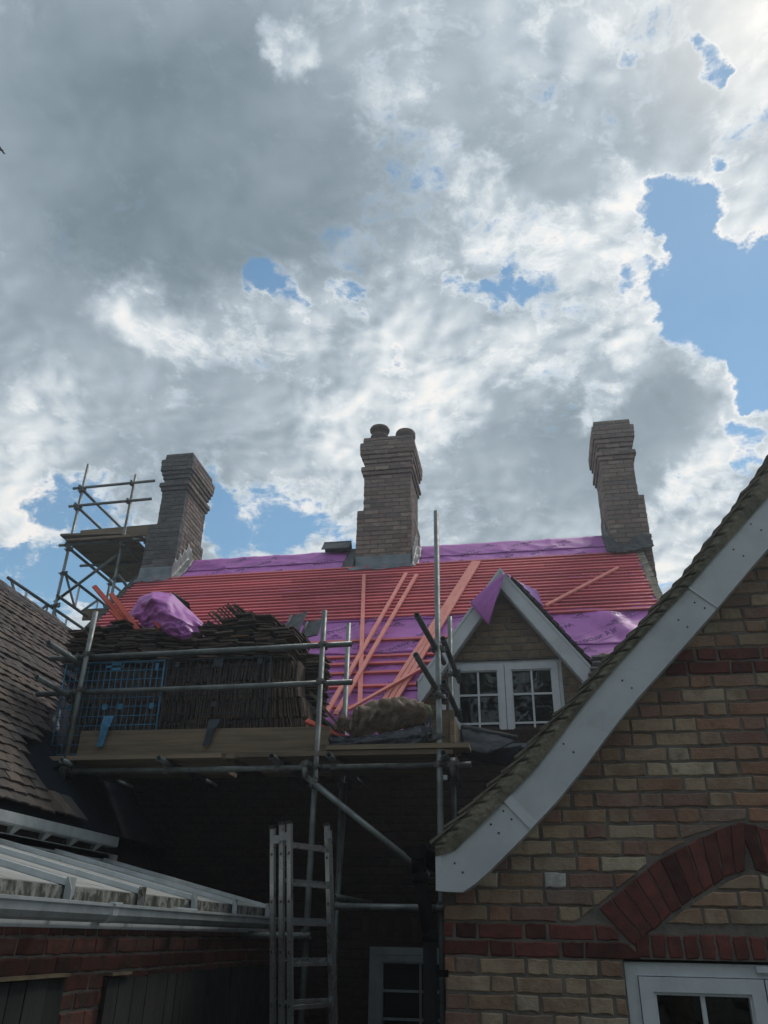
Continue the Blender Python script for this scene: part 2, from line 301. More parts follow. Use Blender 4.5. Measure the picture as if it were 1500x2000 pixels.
class MB:
    def __init__(s): s.v = []; s.f = []; s.mi = []; s.sm = []
    def add(s, vs_, fs, mi=0, sm=False):
        k = len(s.v); s.v += [Vector(p) for p in vs_]
        for f in fs: s.f.append([i+k for i in f]); s.mi.append(mi); s.sm.append(sm)
        return s
    def box(s, c, d, M=None, mi=0):
        c = Vector(c); hx, hy, hz = d[0]/2, d[1]/2, d[2]/2
        p = [Vector((x*hx, y*hy, z*hz)) for x in (-1, 1) for y in (-1, 1) for z in (-1, 1)]
        if M is not None: p = [M @ q_ for q_ in p]
        return s.add([c+q_ for q_ in p], [(0,1,3,2),(4,6,7,5),(0,4,5,1),(2,3,7,6),(0,2,6,4),(1,5,7,3)], mi)
    def bar(s, a, b, w, h, up=(0, 0, 1), mi=0):
        a, b = Vector(a), Vector(b); x = (b-a).normalized(); z = Vector(up); z = (z-x*z.dot(x)).normalized(); y = z.cross(x)
        p = [e+y*(sy*w/2)+z*(sz*h/2) for e in (a, b) for sy in (-1, 1) for sz in (-1, 1)]
        return s.add(p, [(0,1,3,2),(4,6,7,5),(0,4,5,1),(2,3,7,6),(0,2,6,4),(1,5,7,3)], mi)
    def tube(s, a, b, r, n=14, wall=.004, solid=False, mi=0):
        a, b = Vector(a), Vector(b); x = (b-a).normalized()
        u = x.orthogonal().normalized(); w = x.cross(u)
        k = len(s.v); rings = [(a, r), (b, r)] if solid else [(a, r-wall), (a, r), (b, r), (b, r-wall)]
        for c, rr in rings:
            s.v += [c+(u*cos(2*pi*i/n)+w*sin(2*pi*i/n))*rr for i in range(n)]
        R_ = len(rings)
        for j in range(R_-1 if solid else R_):
            j2 = (j+1) % R_
            for i in range(n):
                i2 = (i+1) % n
                s.f.append([k+j*n+i, k+j*n+i2, k+j2*n+i2, k+j2*n+i]); s.mi.append(mi); s.sm.append(solid or j in (1, 3))
        if solid:
            s.f.append([k+i for i in range(n)][::-1]); s.f.append([k+n+i for i in range(n)]); s.mi += [mi, mi]; s.sm += [False, False]
        return s
    def prism(s, poly, vec, mi=0):
        poly = [Vector(p) for p in poly]; vec = Vector(vec); n = len(poly)
        fs = [list(range(n))[::-1], [i+n for i in range(n)]]+[[i, (i+1) % n, (i+1) % n+n, i+n] for i in range(n)]
        return s.add(poly+[p+vec for p in poly], fs, mi)
    def lathe(s, prof, c, n=20, axis=(0, 0, 1), mi=0, sm=True):
        c = Vector(c); z = Vector(axis).normalized(); u = z.orthogonal().normalized(); w = z.cross(u); k = len(s.v)
        for r, h in prof: s.v += [c+z*h+(u*cos(2*pi*i/n)+w*sin(2*pi*i/n))*r for i in range(n)]
        for j in range(len(prof)-1):
            for i in range(n):
                i2 = (i+1) % n
                s.f.append([k+j*n+i, k+j*n+i2, k+(j+1)*n+i2, k+(j+1)*n+i]); s.mi.append(mi); s.sm.append(sm)
        return s
    def grid(s, fn, nu, nv, mi=0, sm=True):
        k = len(s.v)
        for j in range(nv+1):
            for i in range(nu+1): s.v.append(Vector(fn(i/nu, j/nv)))
        for j in range(nv):
            for i in range(nu):
                a = k+j*(nu+1)+i; s.f.append([a, a+1, a+nu+2, a+nu+1]); s.mi.append(mi); s.sm.append(sm)
        return s
    def mesh(s, name, mats, origin=None, clean=False):
        if not isinstance(mats, (list, tuple)): mats = [mats]
        me = bpy.data.meshes.new(name); o = Vector(origin) if origin is not None else Vector((0, 0, 0))
        me.from_pydata([p-o for p in s.v], [], s.f)
        for m_ in mats: me.materials.append(MATS[m_])
        me.polygons.foreach_set('material_index', s.mi); me.polygons.foreach_set('use_smooth', s.sm)
        bm = bmesh.new(); bm.from_mesh(me)
        if clean: bmesh.ops.remove_doubles(bm, verts=bm.verts, dist=1e-5)
        bmesh.ops.recalc_face_normals(bm, faces=bm.faces); bm.to_mesh(me); bm.free()
        me.update(); return me
    def build(s, name, mats, parent=None, label=None, cat=None, group=None, kind=None, clean=False):
        if parent is None and kind != 'structure':
            xs = [p.x for p in s.v]; ys = [p.y for p in s.v]; zs = [p.z for p in s.v]
            org = Vector(((min(xs)+max(xs))/2, (min(ys)+max(ys))/2, min(zs)))
        else: org = Vector((0, 0, 0))
        if parent is not None:
            me = s.mesh(name, mats, None, clean); o = bpy.data.objects.new(name, me); COL.objects.link(o); hang(o, parent)
        else:
            me = s.mesh(name, mats, org, clean); o = bpy.data.objects.new(name, me); COL.objects.link(o); o.location = org
            WORLD[o.name] = Matrix.Translation(org)
        return setp(o, label, cat, group, kind)
def solidify(o, t, offset=-1):
    md = o.modifiers.new('thickness', 'SOLIDIFY'); md.thickness = t; md.offset = offset; return o
def fbm(x, y, z=0., o=3):
    v = 0.; a = 1.
    for i in range(o):
        v += a*noise.noise(Vector((x, y, z+i*7.3))); x *= 2.1; y *= 2.1; z *= 2.1; a *= .5
    return v

# ------------------------------------------------------------------ bricks laid one by one
def clip(poly, a, b):
    """keep the part of a convex 2-D polygon to the left of the line a->b"""
    out = []; n = len(poly)
    def sd_(p): return (b[0]-a[0])*(p[1]-a[1])-(b[1]-a[1])*(p[0]-a[0])
    for i in range(n):
        p, q_ = poly[i], poly[(i+1) % n]; sp, sq = sd_(p), sd_(q_)
        if sp >= 0: out.append(p)
        if (sp >= 0) != (sq >= 0):
            t = sp/(sp-sq); out.append((p[0]+t*(q_[0]-p[0]), p[1]+t*(q_[1]-p[1])))
    return out
def area(p): return abs(sum(p[i][0]*p[(i+1) % len(p)][1]-p[(i+1) % len(p)][0]*p[i][1] for i in range(len(p))))/2
def brick_geo(mb, poly, depth, proud, rough=.0036, cham=.006, M=None, rnd=random):
    """a brick from its face outline (x,z); front towards local -y"""
    pts = []
    n = len(poly)
    for i in range(n):
        p, q_ = poly[i], poly[(i+1) % n]; L = math.hypot(q_[0]-p[0], q_[1]-p[1])
        pts.append((p[0]+rnd.uniform(-rough, rough)*1.3, p[1]+rnd.uniform(-rough, rough)*1.1))
        if L > .09:
            for t in (.2, .45, .72): pts.append((p[0]+(q_[0]-p[0])*t+rnd.uniform(-rough, rough), p[1]+(q_[1]-p[1])*t+rnd.uniform(-rough, rough)))
    cx = sum(p[0] for p in pts)/len(pts); cz = sum(p[1] for p in pts)/len(pts); k = len(pts)
    w = max(p[0] for p in pts)-min(p[0] for p in pts); h = max(p[1] for p in pts)-min(p[1] for p in pts)
    fx, fz = max(1-2*cham/max(w, .01), .3), max(1-2*cham/max(h, .01), .3)
    vs_ = [Vector((cx+(p[0]-cx)*fx, -proud+rnd.uniform(-.0012, .0012), cz+(p[1]-cz)*fz)) for p in pts]
    vs_ += [Vector((p[0], -proud+cham, p[1])) for p in pts]+[Vector((p[0], depth, p[1])) for p in pts]
    fs = [list(range(k))]
    for r_ in range(2): fs += [[r_*k+i, (r_+1)*k+i, (r_+1)*k+(i+1) % k, r_*k+(i+1) % k] for i in range(k)]
    if M is not None: vs_ = [M @ p for p in vs_]
    mb.add(vs_, fs)
_BM = {}
def brick_mesh(w, h, depth, proud, material, var):
    key = (round(w, 3), round(h, 3), depth, proud, material, var)
    if key not in _BM:
        mb = MB(); rr = random.Random(hash(key[:4]) % 9999+var*17)
        brick_geo(mb, [(-w/2, 0), (w/2, 0), (w/2, h), (-w/2, h)], depth, proud, rnd=rr)
        _BM[key] = mb.mesh('brick_%s' % material, material)
    return _BM[key]
J = .0105
def course(x0, x1, bond, i, ph=0.):
    """brick spans (a,b) of one course"""
    out = []
    if bond == 'flemish': seq = [.215, .1025]; off = [0, .169][i % 2]
    elif bond == 'header': seq = [.1025]; off = [0, .056][i % 2]
    else: seq = [.215]; off = [0, .1125][i % 2]
    x = x0-off-ph; k = 0
    per = sum(seq)+J*len(seq)
    while x+per < x0: x += per
    while x < x1:
        w = seq[k % len(seq)]; a, b = max(x, x0), min(x+w, x1)
        if b-a > .028: out.append((a, b))
        elif out and b > a: out[-1] = (out[-1][0], b)
        x += w+J; k += 1
    return out
def lay(parent, F, rows, cut=None, depth=.045, proud=.006, part_ok=None, stuff_parent=None, rnd=random, gap=J):
    """rows: (z, height, x0, x1, bond, i, material[, phase]); returns the bricks; those part_ok refuses are joined as stuff"""
    rest = {}; made = []
    for row in rows:
        z, h, x0, x1, bond, i, mt = row[:7]; ph = row[7] if len(row) > 7 else 0.
        for a, b in course(x0, x1, bond, i, ph):
            poly = [(a, z), (b, z), (b, z+h-gap), (a, z+h-gap)]; whole = True
            if cut:
                p2 = cut(poly)
                if p2 is None or len(p2) < 3 or area(p2) < .0007: continue
                whole = (p2 is poly or p2 == poly); poly = p2
            pr = proud+rnd.uniform(-.0025, .0035)
            dz = rnd.uniform(-.0012, .0012)
            ok = part_ok(((a+b)/2, z)) if part_ok else True
            if ok:
                cx = (a+b)/2
                if whole:
                    me = brick_mesh(b-a, h-gap, depth, proud, mt, rnd.randrange(4))
                    M = F @ Matrix.Translation((cx, proud-pr, z+dz)) @ Matrix.Rotation(rnd.uniform(-.006, .006), 4, 'Y')
                    o = put_mesh('brick', me, M, parent)
                else:
                    mb = MB(); brick_geo(mb, [(p[0]-cx, p[1]-z) for p in poly], depth, pr, rnd=rnd)
                    o = put_mesh('brick', mb.mesh('brick_cut', mt), F @ Matrix.Translation((cx, 0, z)), parent)
                made.append(o)
            else:
                brick_geo(rest.setdefault(mt, MB()), poly, depth, pr, M=F, rnd=rnd)
    for mt, mb in rest.items():
        mb.build('brickwork', mt, stuff_parent or parent, kind='stuff')
    return made

# ================================================================== ground
gm = MB(); gm.add([(-400,-400,-.02),(400,-400,-.02),(400,500,-.02),(-400,500,-.02)], [(0,1,2,3)]); gm.build('ground', 'grass_soil', kind='structure')
def tree(x, y, h, r, seed, label):
    root = thing('garden_tree', label, 'tree', (x, y, 0), 'trees closing the garden opposite the house'); rr = random.Random(seed)
    mb = MB(); P_ = [(0, .24, 0), (h*.25, .19, .1), (h*.5, .13, .15), (h*.8, .05, .1)]
    for (z0, r0, o0), (z1, r1, o1) in zip(P_, P_[1:]):
        mb.lathe([(r0, 0), (r1, z1-z0)], (x+o0, y, z0-.02), 10)
    for i in range(9):
        a = rr.uniform(0, 2*pi); z = h*rr.uniform(.25, .6); mb.tube((x+.1, y, z), (x+cos(a)*r*.7, y+sin(a)*r*.7, z+h*.2), .05, 6, solid=True)
    mb.build('trunk', 'wood_old', root)
    mb = MB(); cl = [(rr.gauss(0, .45)*r, rr.gauss(0, .4)*r, h*rr.uniform(.22, .97)) for _ in range(70)]
    for i in range(6500):
        c = rr.choice(cl); k = .34*r*(1.15-.55*c[2]/h)
        p = Vector((x+c[0]*(1.2-.7*c[2]/h)+rr.gauss(0, k), y+c[1]*(1.2-.7*c[2]/h)+rr.gauss(0, k), max(.4, c[2]+rr.gauss(0, k))))
        d = Vector((rr.uniform(-1, 1), rr.uniform(-1, 1), rr.uniform(-.6, .6))).normalized(); e = d.orthogonal().normalized(); s_ = rr.uniform(.10, .2)
        mb.add([p-d*s_, p+e*s_*.6, p+d*s_, p-e*s_*.6], [(0,1,2,3)])
    mb.build('crown', 'leaves', root, kind='stuff')
for _t in ((-8.5, -6.5, 10.5, 2.6, 1, 'dark leafy tree opposite the left tiled wing'), (-3.2, -7.5, 11.5, 2.7, 2, 'tallest dark leafy tree opposite the dormer window'), (2.2, -7.0, 10.5, 2.6, 3, 'dark leafy tree opposite the brick gable'), (7.6, -6.5, 11, 2.8, 4, 'dark leafy tree right of the garden opposite the gable')): tree(*_t)
gm = MB(); gm.add([(-2.2,-3,0),(3.5,-3,0),(3.5,7.9,0),(-2.2,7.9,0)], [(0,1,2,3)]); gm.build('patio', 'paving', kind='structure')

# ================================================================== main house under re-roofing
XL, XR, YW, YRIDGE, ZRIDGE = -5.80, 1.70, 7.90, 10.887, 7.50
SLOPE = R(48.5); TS = math.tan(SLOPE)
RN = Vector((0, -sin(SLOPE), cos(SLOPE)))      # roof normal
RD = Vector((0, -cos(SLOPE), -sin(SLOPE)))     # down the slope
RP = Vector((0, YRIDGE, ZRIDGE))
def roof_pt(x, s, h=0.): return Vector((x, 0, 0))+Vector((0, RP.y, RP.z))+RD*s+RN*h
def roof_at(px, py, h=0.):
    return at(px, py, pl=(RN, RN.dot(RP)+h))
def s_of(p): return (Vector((0, p.y, p.z))-RP).dot(RD)

house = thing('brick_house', 'brick house with three chimneys and roof stripped to purple membrane and red battens', 'house', (-2.05, YW, 0))
# walls: recessed mortar bodies, bricks in front
YB = 2*YRIDGE-YW
zt = ZRIDGE-TS*(YRIDGE-YW)-.12
mb = MB()
mb.prism([(XL, YW, 0), (XL, YB, 0), (XL, YB, zt), (XL, YRIDGE, ZRIDGE-.12), (XL, YW, zt)], (XR-XL, 0, 0))
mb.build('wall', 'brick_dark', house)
WF = frame((0, YW, 0), (1, 0, 0), (0, 0, 1))
rows = []
wx0, wx1, wz0, wz1 = -1.50, -.60, 1.05, 2.125  # window opening
nrow = int((zt-.1)/.075)
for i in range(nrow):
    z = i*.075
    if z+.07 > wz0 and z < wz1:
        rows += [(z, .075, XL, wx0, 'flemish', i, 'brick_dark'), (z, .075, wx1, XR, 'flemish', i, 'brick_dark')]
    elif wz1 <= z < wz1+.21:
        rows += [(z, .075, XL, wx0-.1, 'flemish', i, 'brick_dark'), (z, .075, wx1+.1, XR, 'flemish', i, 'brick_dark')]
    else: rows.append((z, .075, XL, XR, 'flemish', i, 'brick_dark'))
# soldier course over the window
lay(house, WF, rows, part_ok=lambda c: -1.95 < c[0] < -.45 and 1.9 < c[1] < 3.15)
mb0 = brick_mesh(.065, .205, .045, .006, 'brick_dark', 0)
k = 0; x = wx0-.06
while x < wx1+.1:
    put_mesh('brick', mb0, WF @ Matrix.Translation((x, 0, 2.15)), house); x += .075
def casement(parent, F, x0, x1, z0, z1, cols, rws, deep=0., name='window', cols2=None, fr=.055, sash=.055, lights=1, mats=('upvc_white', 'glass'), zbars=None):
    """white framed window: outer frame with sashes as one part, panes and glazing bars as sub-parts; F local -y outward"""
    w = MB()
    def bx(a, b, c, d, y0, y1): w.box(F @ Vector(((a+b)/2, (y0+y1)/2, (c+d)/2)), (b-a, abs(y1-y0), d-c), F.to_3x3())
    bx(x0, x0+fr, z0, z1, deep, deep+.07); bx(x1-fr, x1, z0, z1, deep, deep+.07)
    bx(x0+fr, x1-fr, z1-fr, z1, deep, deep+.07); bx(x0+fr, x1-fr, z0, z0+fr, deep, deep+.07)
    lw = (x1-x0-2*fr)/lights; wn = None; cells = []
    for l in range(lights):
        a, b = x0+fr+l*lw+.003, x0+fr+(l+1)*lw-.003; c, d = z0+fr+.003, z1-fr-.003; y0, y1 = deep-.014, deep+.045
        bx(a, a+sash, c, d, y0, y1); bx(b-sash, b, c, d, y0, y1); bx(a+sash, b-sash, d-sash, d, y0, y1); bx(a+sash, b-sash, c, c+sash, y0, y1)
        # inner bead
        e = sash; bd = .012
        bx(a+e, a+e+bd, c+e, d-e, deep-.004, deep+.03); bx(b-e-bd, b-e, c+e, d-e, deep-.004, deep+.03)
        bx(a+e+bd, b-e-bd, d-e-bd, d-e, deep-.004, deep+.03); bx(a+e+bd, b-e-bd, c+e, c+e+bd, deep-.004, deep+.03)
        cells.append((a+e+bd, b-e-bd, c+e+bd, d-e-bd))
    wn = w.build(name, mats[0], parent)
    for a, b, c, d in cells:
        zb = [c]+(zbars if zbars else [c+(d-c)*j/rws for j in range(1, rws)])+[d]
        xs = [a+(b-a)*j/cols for j in range(cols+1)]
        for j in range(1, cols):
            m_ = MB(); m_.box(F @ Vector((xs[j], deep+.012, (c+d)/2)), (.020, .020, d-c), F.to_3x3()); m_.build('glazing_bar', mats[0], wn)
        for z in zb[1:-1]:
            m_ = MB(); m_.box(F @ Vector(((a+b)/2, deep+.013, z)), (b-a, .017, .020), F.to_3x3()); m_.build('glazing_bar', mats[0], wn)
        for j in range(cols):
            for k_ in range(len(zb)-1):
                m_ = MB(); m_.box(F @ Vector(((xs[j]+xs[j+1])/2, deep+.034, (zb[k_]+zb[k_+1])/2)), (xs[j+1]-xs[j], .006, zb[k_+1]-zb[k_]), F.to_3x3())
                m_.build('pane', mats[1], wn)
    return wn
def room(parent, F, x0, x1, z0, z1, y0, y1):
    m_ = MB(); m_.box(F @ Vector(((x0+x1)/2, (y0+y1)/2, (z0+z1)/2)), (x1-x0, y1-y0, z1-z0), F.to_3x3()); return m_.build('dark_backing', 'dark_interior', parent)
room(house, WF, wx0, wx1, wz0, wz1, -.0005, .02)
casement(house, WF, wx0, wx1, wz0, wz1-.005, 2, 4, deep=-.035, lights=1, fr=.06, sash=.05, mats=('upvc_shaded', 'glass')).location = (0, -.04, 0)

# ------------------------------------------------ roof covering: membrane strips, battens
S_EAVE = (ZRIDGE-3.90)/sin(SLOPE)
def wrinkle(x, s):
    v = .004*fbm(x*2.1, s*3.3, 1.)
    r_ = abs(noise.noise(Vector((x*1.7+s*.9, s*2.6-x*.5, 4.))))
    v += .010*(max(0, .16-r_)/.16)
    top = max(0, 1-abs(s-.3)/.42)
    v += top*(.012*fbm(x*2.3, s*4.2, 9.)+.018*max(0, .22-abs(noise.noise(Vector((x*1.9-s*2.8, s*1.2, 14.)))))/.22)
    # loose, billowing piece between dormer and gabled wing
    u = max(0, 1-abs(x-1.18)/.75)*max(0, 1-abs(s-2.72)/.62)
    v += u*(.10*max(0, sin(x*8-s*5)*.55+.7*fbm(x*2.6, s*2.6, 3)+.25))
    v -= .010*max(0, min(1, (s-2.3)/.2))*(sin(pi*(x-XL)/.4)**2)*(.6+.8*noise.noise(Vector((x*.8, s*2, 2))))
    # slack above the eave
    u2 = max(0, min(1, (s-3.0)/.6))
    v += u2*.012*fbm(x*1.6, s*4, 5.)
    return max(-.012, min(v, .014 if s < 2.35 and s > .66 else .11))
def in_dormer(p): return -1.0 < p.x < .62 and p.z < 5.60-1.33*abs(p.x+.17)+.02
LAPS = [(-.02, .42), (.36, 1.42), (1.32, 2.36), (2.26, 3.16), (3.06, 3.98), (3.88, S_EAVE+.12)]
strips = []
def strip_h(k, s, s0, s1): return .0035*k*0+.006*max(0, (s-s0)/(s1-s0))
for k, (s0, s1) in enumerate(LAPS):
    mb = MB(); nu, nv = 190, max(8, int((s1-s0)/.045))
    def fn(u, v, s0=s0, s1=s1, k=k):
        x = XL+.03+(XR-XL-.04)*u
        s = s0+(s1-s0)*v
        if v > .99: s += .012*fbm(x*1.1, k*3.)
        h = wrinkle(x, s)+.0065*v-.004
        if v > .85: h += (.004+.010*max(0, fbm(x*1.4, k*5., 2)))*((v-.85)/.15)
        if k == 3 and v > .8: h += .03*max(0, 1-abs(x+1.02)/.22)*((v-.8)/.2)
        return roof_pt(x, s, h)
    mb.grid(fn, nu, nv)
    keep = [i for i, f in enumerate(mb.f) if not in_dormer(sum((mb.v[j] for j in f), Vector())/4)]
    mb.f = [mb.f[i] for i in keep]; mb.mi = [mb.mi[i] for i in keep]; mb.sm = [mb.sm[i] for i in keep]
    o = mb.build('membrane', 'membrane', house); strips.append(o)
    solidify(o, .0015)
# print on the membrane: slanting blocks of lettering
def text_mesh(body, size, bold=.0, align='CENTER'):
    c = bpy.data.curves.new('lettering', 'FONT'); c.body = body; c.size = size; c.align_x = align; c.align_y = 'CENTER'; c.offset = bold; c.resolution_u = 2
    o = bpy.data.objects.new('lettering', c); COL.objects.link(o)
    me = bpy.data.meshes.new_from_object(o.evaluated_get(bpy.context.evaluated_depsgraph_get()))
    bpy.data.objects.remove(o); bpy.data.curves.remove(c)
    vs_ = [(p.co.x, p.co.y) for p in me.vertices]; fs = [list(p.vertices) for p in me.polygons]
    bpy.data.meshes.remove(me); return vs_, fs
def outline(w, h, t):
    vs_ = [(-w/2,-h/2),(w/2,-h/2),(w/2,h/2),(-w/2,h/2),(-w/2+t,-h/2+t),(w/2-t,-h/2+t),(w/2-t,h/2-t),(-w/2+t,h/2-t)]
    return vs_, [(0,1,5,4),(1,2,6,5),(2,3,7,6),(3,0,4,7)]
def merge2(lst):
    V, Fc = [], []
    for (vs_, fs), dx, dy in lst:
        k_ = len(V); V += [(p[0]+dx, p[1]+dy) for p in vs_]; Fc += [[i+k_ for i in f] for f in fs]
    return V, Fc
T_PA = text_mesh('Proctor Air', .125, .0022); T_WEB = text_mesh('www.proctorgroup.com', .034, .0004); T_WR = text_mesh('Wraps', .12, .002)
T_PR = text_mesh('PROCTOR', .042, .0008)
LOGO = ([(-.05,0),(0,.055),(.012,.038),(-.018,.0),(.02,0),(.03,.02),(.06,0),(.0,.012),(.028,.045),(.02,.055)], [(0,3,2,1),(4,6,5),(7,5,8,9)])
B1 = merge2([(T_PA, 0, 0), (T_WEB, 0, -.085), (outline(.74, .235, .0035), 0, -.012)])
B2 = merge2([(LOGO, 0, .01), (T_PR, 0, -.025)])
B3 = merge2([(T_WR, 0, 0), (T_WEB, .05, -.08)])
def strip_of(s):
    for k, (a, b) in enumerate(LAPS):
        if a <= s <= b and (k == len(LAPS)-1 or s <= b): return k, a, b
    return None
pm = MB(); rr = random.Random(5); row_ = 0; s = .12
ang = R(31)
while s < S_EAVE:
    x = XL+.3+(row_ % 3)*.37
    j = 0
    while x < XR-.1:
        bl = [B1, B2, B3, B2][(j+row_*2) % 4]; flip = pi if (row_ % 3 == 1) else 0
        a = ang+flip if bl is not B2 else flip*0
        ca, sa = cos(a), sin(a)
        vs3 = []; ok = True
        for u, v in bl[0]:
            xx = x+u*ca-v*sa; ss = s-(u*sa+v*ca)
            st = None
            for k, (s0, s1) in enumerate(LAPS):
                if s0 <= ss <= s1-.012: st = (k, s0, s1); break
            if st is None or xx < XL+.05 or xx > XR-.03: ok = False; break
            k, s0, s1 = st; vv = (ss-s0)/(s1-s0)
            h = wrinkle(xx, ss)+.0065*vv-.004
            if vv > .85: h += (.004+.010*max(0, fbm(xx*1.4, k*5., 2)))*((vv-.85)/.15)
            if k == 3 and vv > .8: h += .03*max(0, 1-abs(xx+1.02)/.22)*((vv-.8)/.2)
            vs3.append(roof_pt(xx, ss, h+.0035))
            if in_dormer(vs3[-1]): ok = False; break
        if ok: pm.add(vs3, bl[1])
        x += .62 if bl is not B2 else .50; j += 1
    s += .262; row_ += 1
pm.build('lettering', 'print_ink', house)
# battens
def batten(s, x0, x1, name='batten'):
    x = x0; first = True
    w = .036 if s < 2.3 else .040
    while x < x1:
        L = min(rr.uniform(2.3, 3.9), x1-x)
        if x1-x-L < .5: L = x1-x
        mb = MB(); a = roof_pt(x+(0 if first else .003), s+rr.uniform(-.002, .002), .024); b = roof_pt(x+L, s+rr.uniform(-.002, .002), .024)
        mb.bar(a, b, w, .025, RN); mb.build(name, 'batten', house); x += L; first = False
s_top = s_of(roof_at(560, 1116, .03)); s_bot = s_of(roof_at(560, 1212, .03))
ND = 18
for i in range(ND): batten(s_top+(s_bot-s_top)*i/(ND-1), XL+.02+rr.uniform(-.02, .02), XR-.05+rr.uniform(-.02, .02))
for py in (1251, 1282, 1296, 1313.5, 1339.5, 1379): batten(s_of(roof_at(700, py, .03)), XL+.1, -.9 if py > 1255 else -.62)
batten(s_of(roof_at(1150, 1192, .03)), .36, XR-.05)
# verges left and right: mortar bed with tile ends, hip of the right parapet
for x0, x1, nm in ((XL-.10, XL+.02, 'l'), (XR-.04, XR+.06, 'r')):
    mb = MB(); n = 60
    for i in range(n):
        sA, sB = S_EAVE*i/n, S_EAVE*(i+1)/n
        j_ = random.uniform(-.012, .012)
        mb.prism([roof_pt(x0+j_, sA, -.06), roof_pt(x1, sA, -.06), roof_pt(x1, sA, .028+random.uniform(-.006, .01)), roof_pt(x0+j_, sA, .02)], RD*(sB-sA-.004))
    mb.build('verge', 'tile_dark' if nm == 'l' else 'mortar_verge', house)
# back slope and boarding under the membrane
mb = MB()
for xa_, xb_, se_ in ((XL, -1.02, S_EAVE), (-1.018, .578, 2.45), (.58, XR, S_EAVE)): mb.prism([roof_pt(xa_, 0, -.03), roof_pt(xa_, se_, -.03), roof_pt(xa_, se_, -.08), roof_pt(xa_, .0, -.08)], (xb_-xa_, 0, 0))
mb.prism([(XL, YRIDGE+.02, ZRIDGE-.02), (XL, YB+.2, ZRIDGE-.02-TS*(YB+.18-YRIDGE)), (XL, YB+.2, ZRIDGE-.1-TS*(YB+.18-YRIDGE)), (XL, YRIDGE+.02, ZRIDGE-.1)], (XR-XL, 0, 0))
mb.build('roof', 'tile_dark', house)
# eaves: dark fascia and gutter line above the wall
mb = MB(); mb.box((-3.4, YW-.17, 3.86), (4.75, .022, .16)); mb.box((-3.4, YW-.08, 3.79), (4.75, .15, .012)); mb.build('fascia', 'pipe_black', house)
# loose ridge tile
def angle_tile(name, c, xdir, up, L, w, mt, label, cat='ridge tile', ang=R(50), t=.014, group=None):
    F = frame(c, xdir, up); mb = MB()
    for sgn in (-1, 1):
        d = Vector((0, sgn*cos(ang), -sin(ang))); nn = Vector((0, sgn*sin(ang), cos(ang)))
        p = [Vector((-L/2, 0, 0)), Vector((-L/2, 0, 0))+d*w, Vector((-L/2, 0, 0))+d*w+nn*t, Vector((-L/2, 0, t/cos(ang)))]
        mb.prism([F @ q_ for q_ in p], (F.to_3x3() @ Vector((L, 0, 0))))
    mb.tube(F @ Vector((-L/2, 0, t*.9)), F @ Vector((L/2, 0, t*.9)), .016, 10, solid=True)
    return mb.build(name, mt, label=label, cat=cat, group=group)
p = at(659, 1078, Y=YRIDGE)
angle_tile('ridge_tile', (p.x, YRIDGE-.01, ZRIDGE+.155), (1, 0, .02), (0, 0, 1), .44, .22, 'ridge_grey', 'single dark grey ridge tile left sitting on the ridge beside the middle chimney')

# ------------------------------------------------ chimneys
def chimney(kind, segs, mt, zcap, side, flash):
    """segs: z0, z1, xl, xr, yf, yb"""
    root = thing('chimney', *flash['lab'], loc=((segs[0][2]+segs[0][3])/2, (segs[0][4]+segs[0][5])/2, segs[0][0]))
    core = MB()
    for z0, z1, xl, xr, yf, yb in segs: core.box(((xl+xr)/2, (yf+yb)/2, (z0+z1)/2), (xr-xl-.012, yb-yf-.012, z1-z0-.001))
    core.build('mortar_core', 'mortar_chimney', root)
    i = 0
    for z0, z1, xl, xr, yf, yb in segs:
        n = max(1, round((z1-z0)/.075)); h = (z1-z0)/n
        for c in range(n):
            z = z0+c*h; bond = 'stretcher'
            F = frame((0, yf+.006, 0), (1, 0, 0), (0, 0, 1))
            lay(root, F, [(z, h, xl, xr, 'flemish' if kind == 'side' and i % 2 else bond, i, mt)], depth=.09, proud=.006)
            for sd_ in (-1, 1):
                vis = (sd_ == side)
                if sd_ > 0: F = frame((xr-.006, 0, 0), (0, 1, 0), (0, 0, 1)); x0, x1 = yf+.1+J*.3, yb
                else: F = frame((xl+.006, 0, 0), (0, -1, 0), (0, 0, 1)); x0, x1 = -yb, -(yf+.1+J*.3)
                lay(root, F, [(z, h, x0, x1, 'stretcher', i+1, 'brick_chimney' if mt == 'brick_soot_shade' else mt)], depth=.06, proud=.006, part_ok=None if vis else (lambda c_: False))
            i += 1
    return root
def csegs(xl, xr, sl_, sr, yf, yb, zb, dz=0., lf=None):
    """the profile all three stacks share: plinth, shaft, string course, neck, oversailing courses, blocking course"""
    L = lf or (.07, .07)
    out = [(zb, 7.98+dz, xl, xr, yf, yb), (7.98+dz, 8.63+dz, sl_, sr, yf+.05, yb-.08), (8.63+dz, 8.70+dz, sl_-.025, sr+.025, yf+.025, yb-.05), (8.70+dz, 8.77+dz, sl_-.05, sr+.05, yf, yb-.03),
           (8.77+dz, 8.85+dz, sl_, sr, yf+.05, yb-.08)]
    for k in range(3): out.append((8.85+.072*k+dz, 8.922+.072*k+dz, sl_-.022*(k+1), sr+.022*(k+1), yf+.05-.022*(k+1), yb-.08+.022*(k+1)))
    out.append((9.066+dz, 9.21+dz, sl_-.072, sr+.072, yf-.02, yb-.005)); out.append((9.21+dz, 9.33+dz, sl_-.03, sr+.03, yf+.02, yb-.05))
    return out
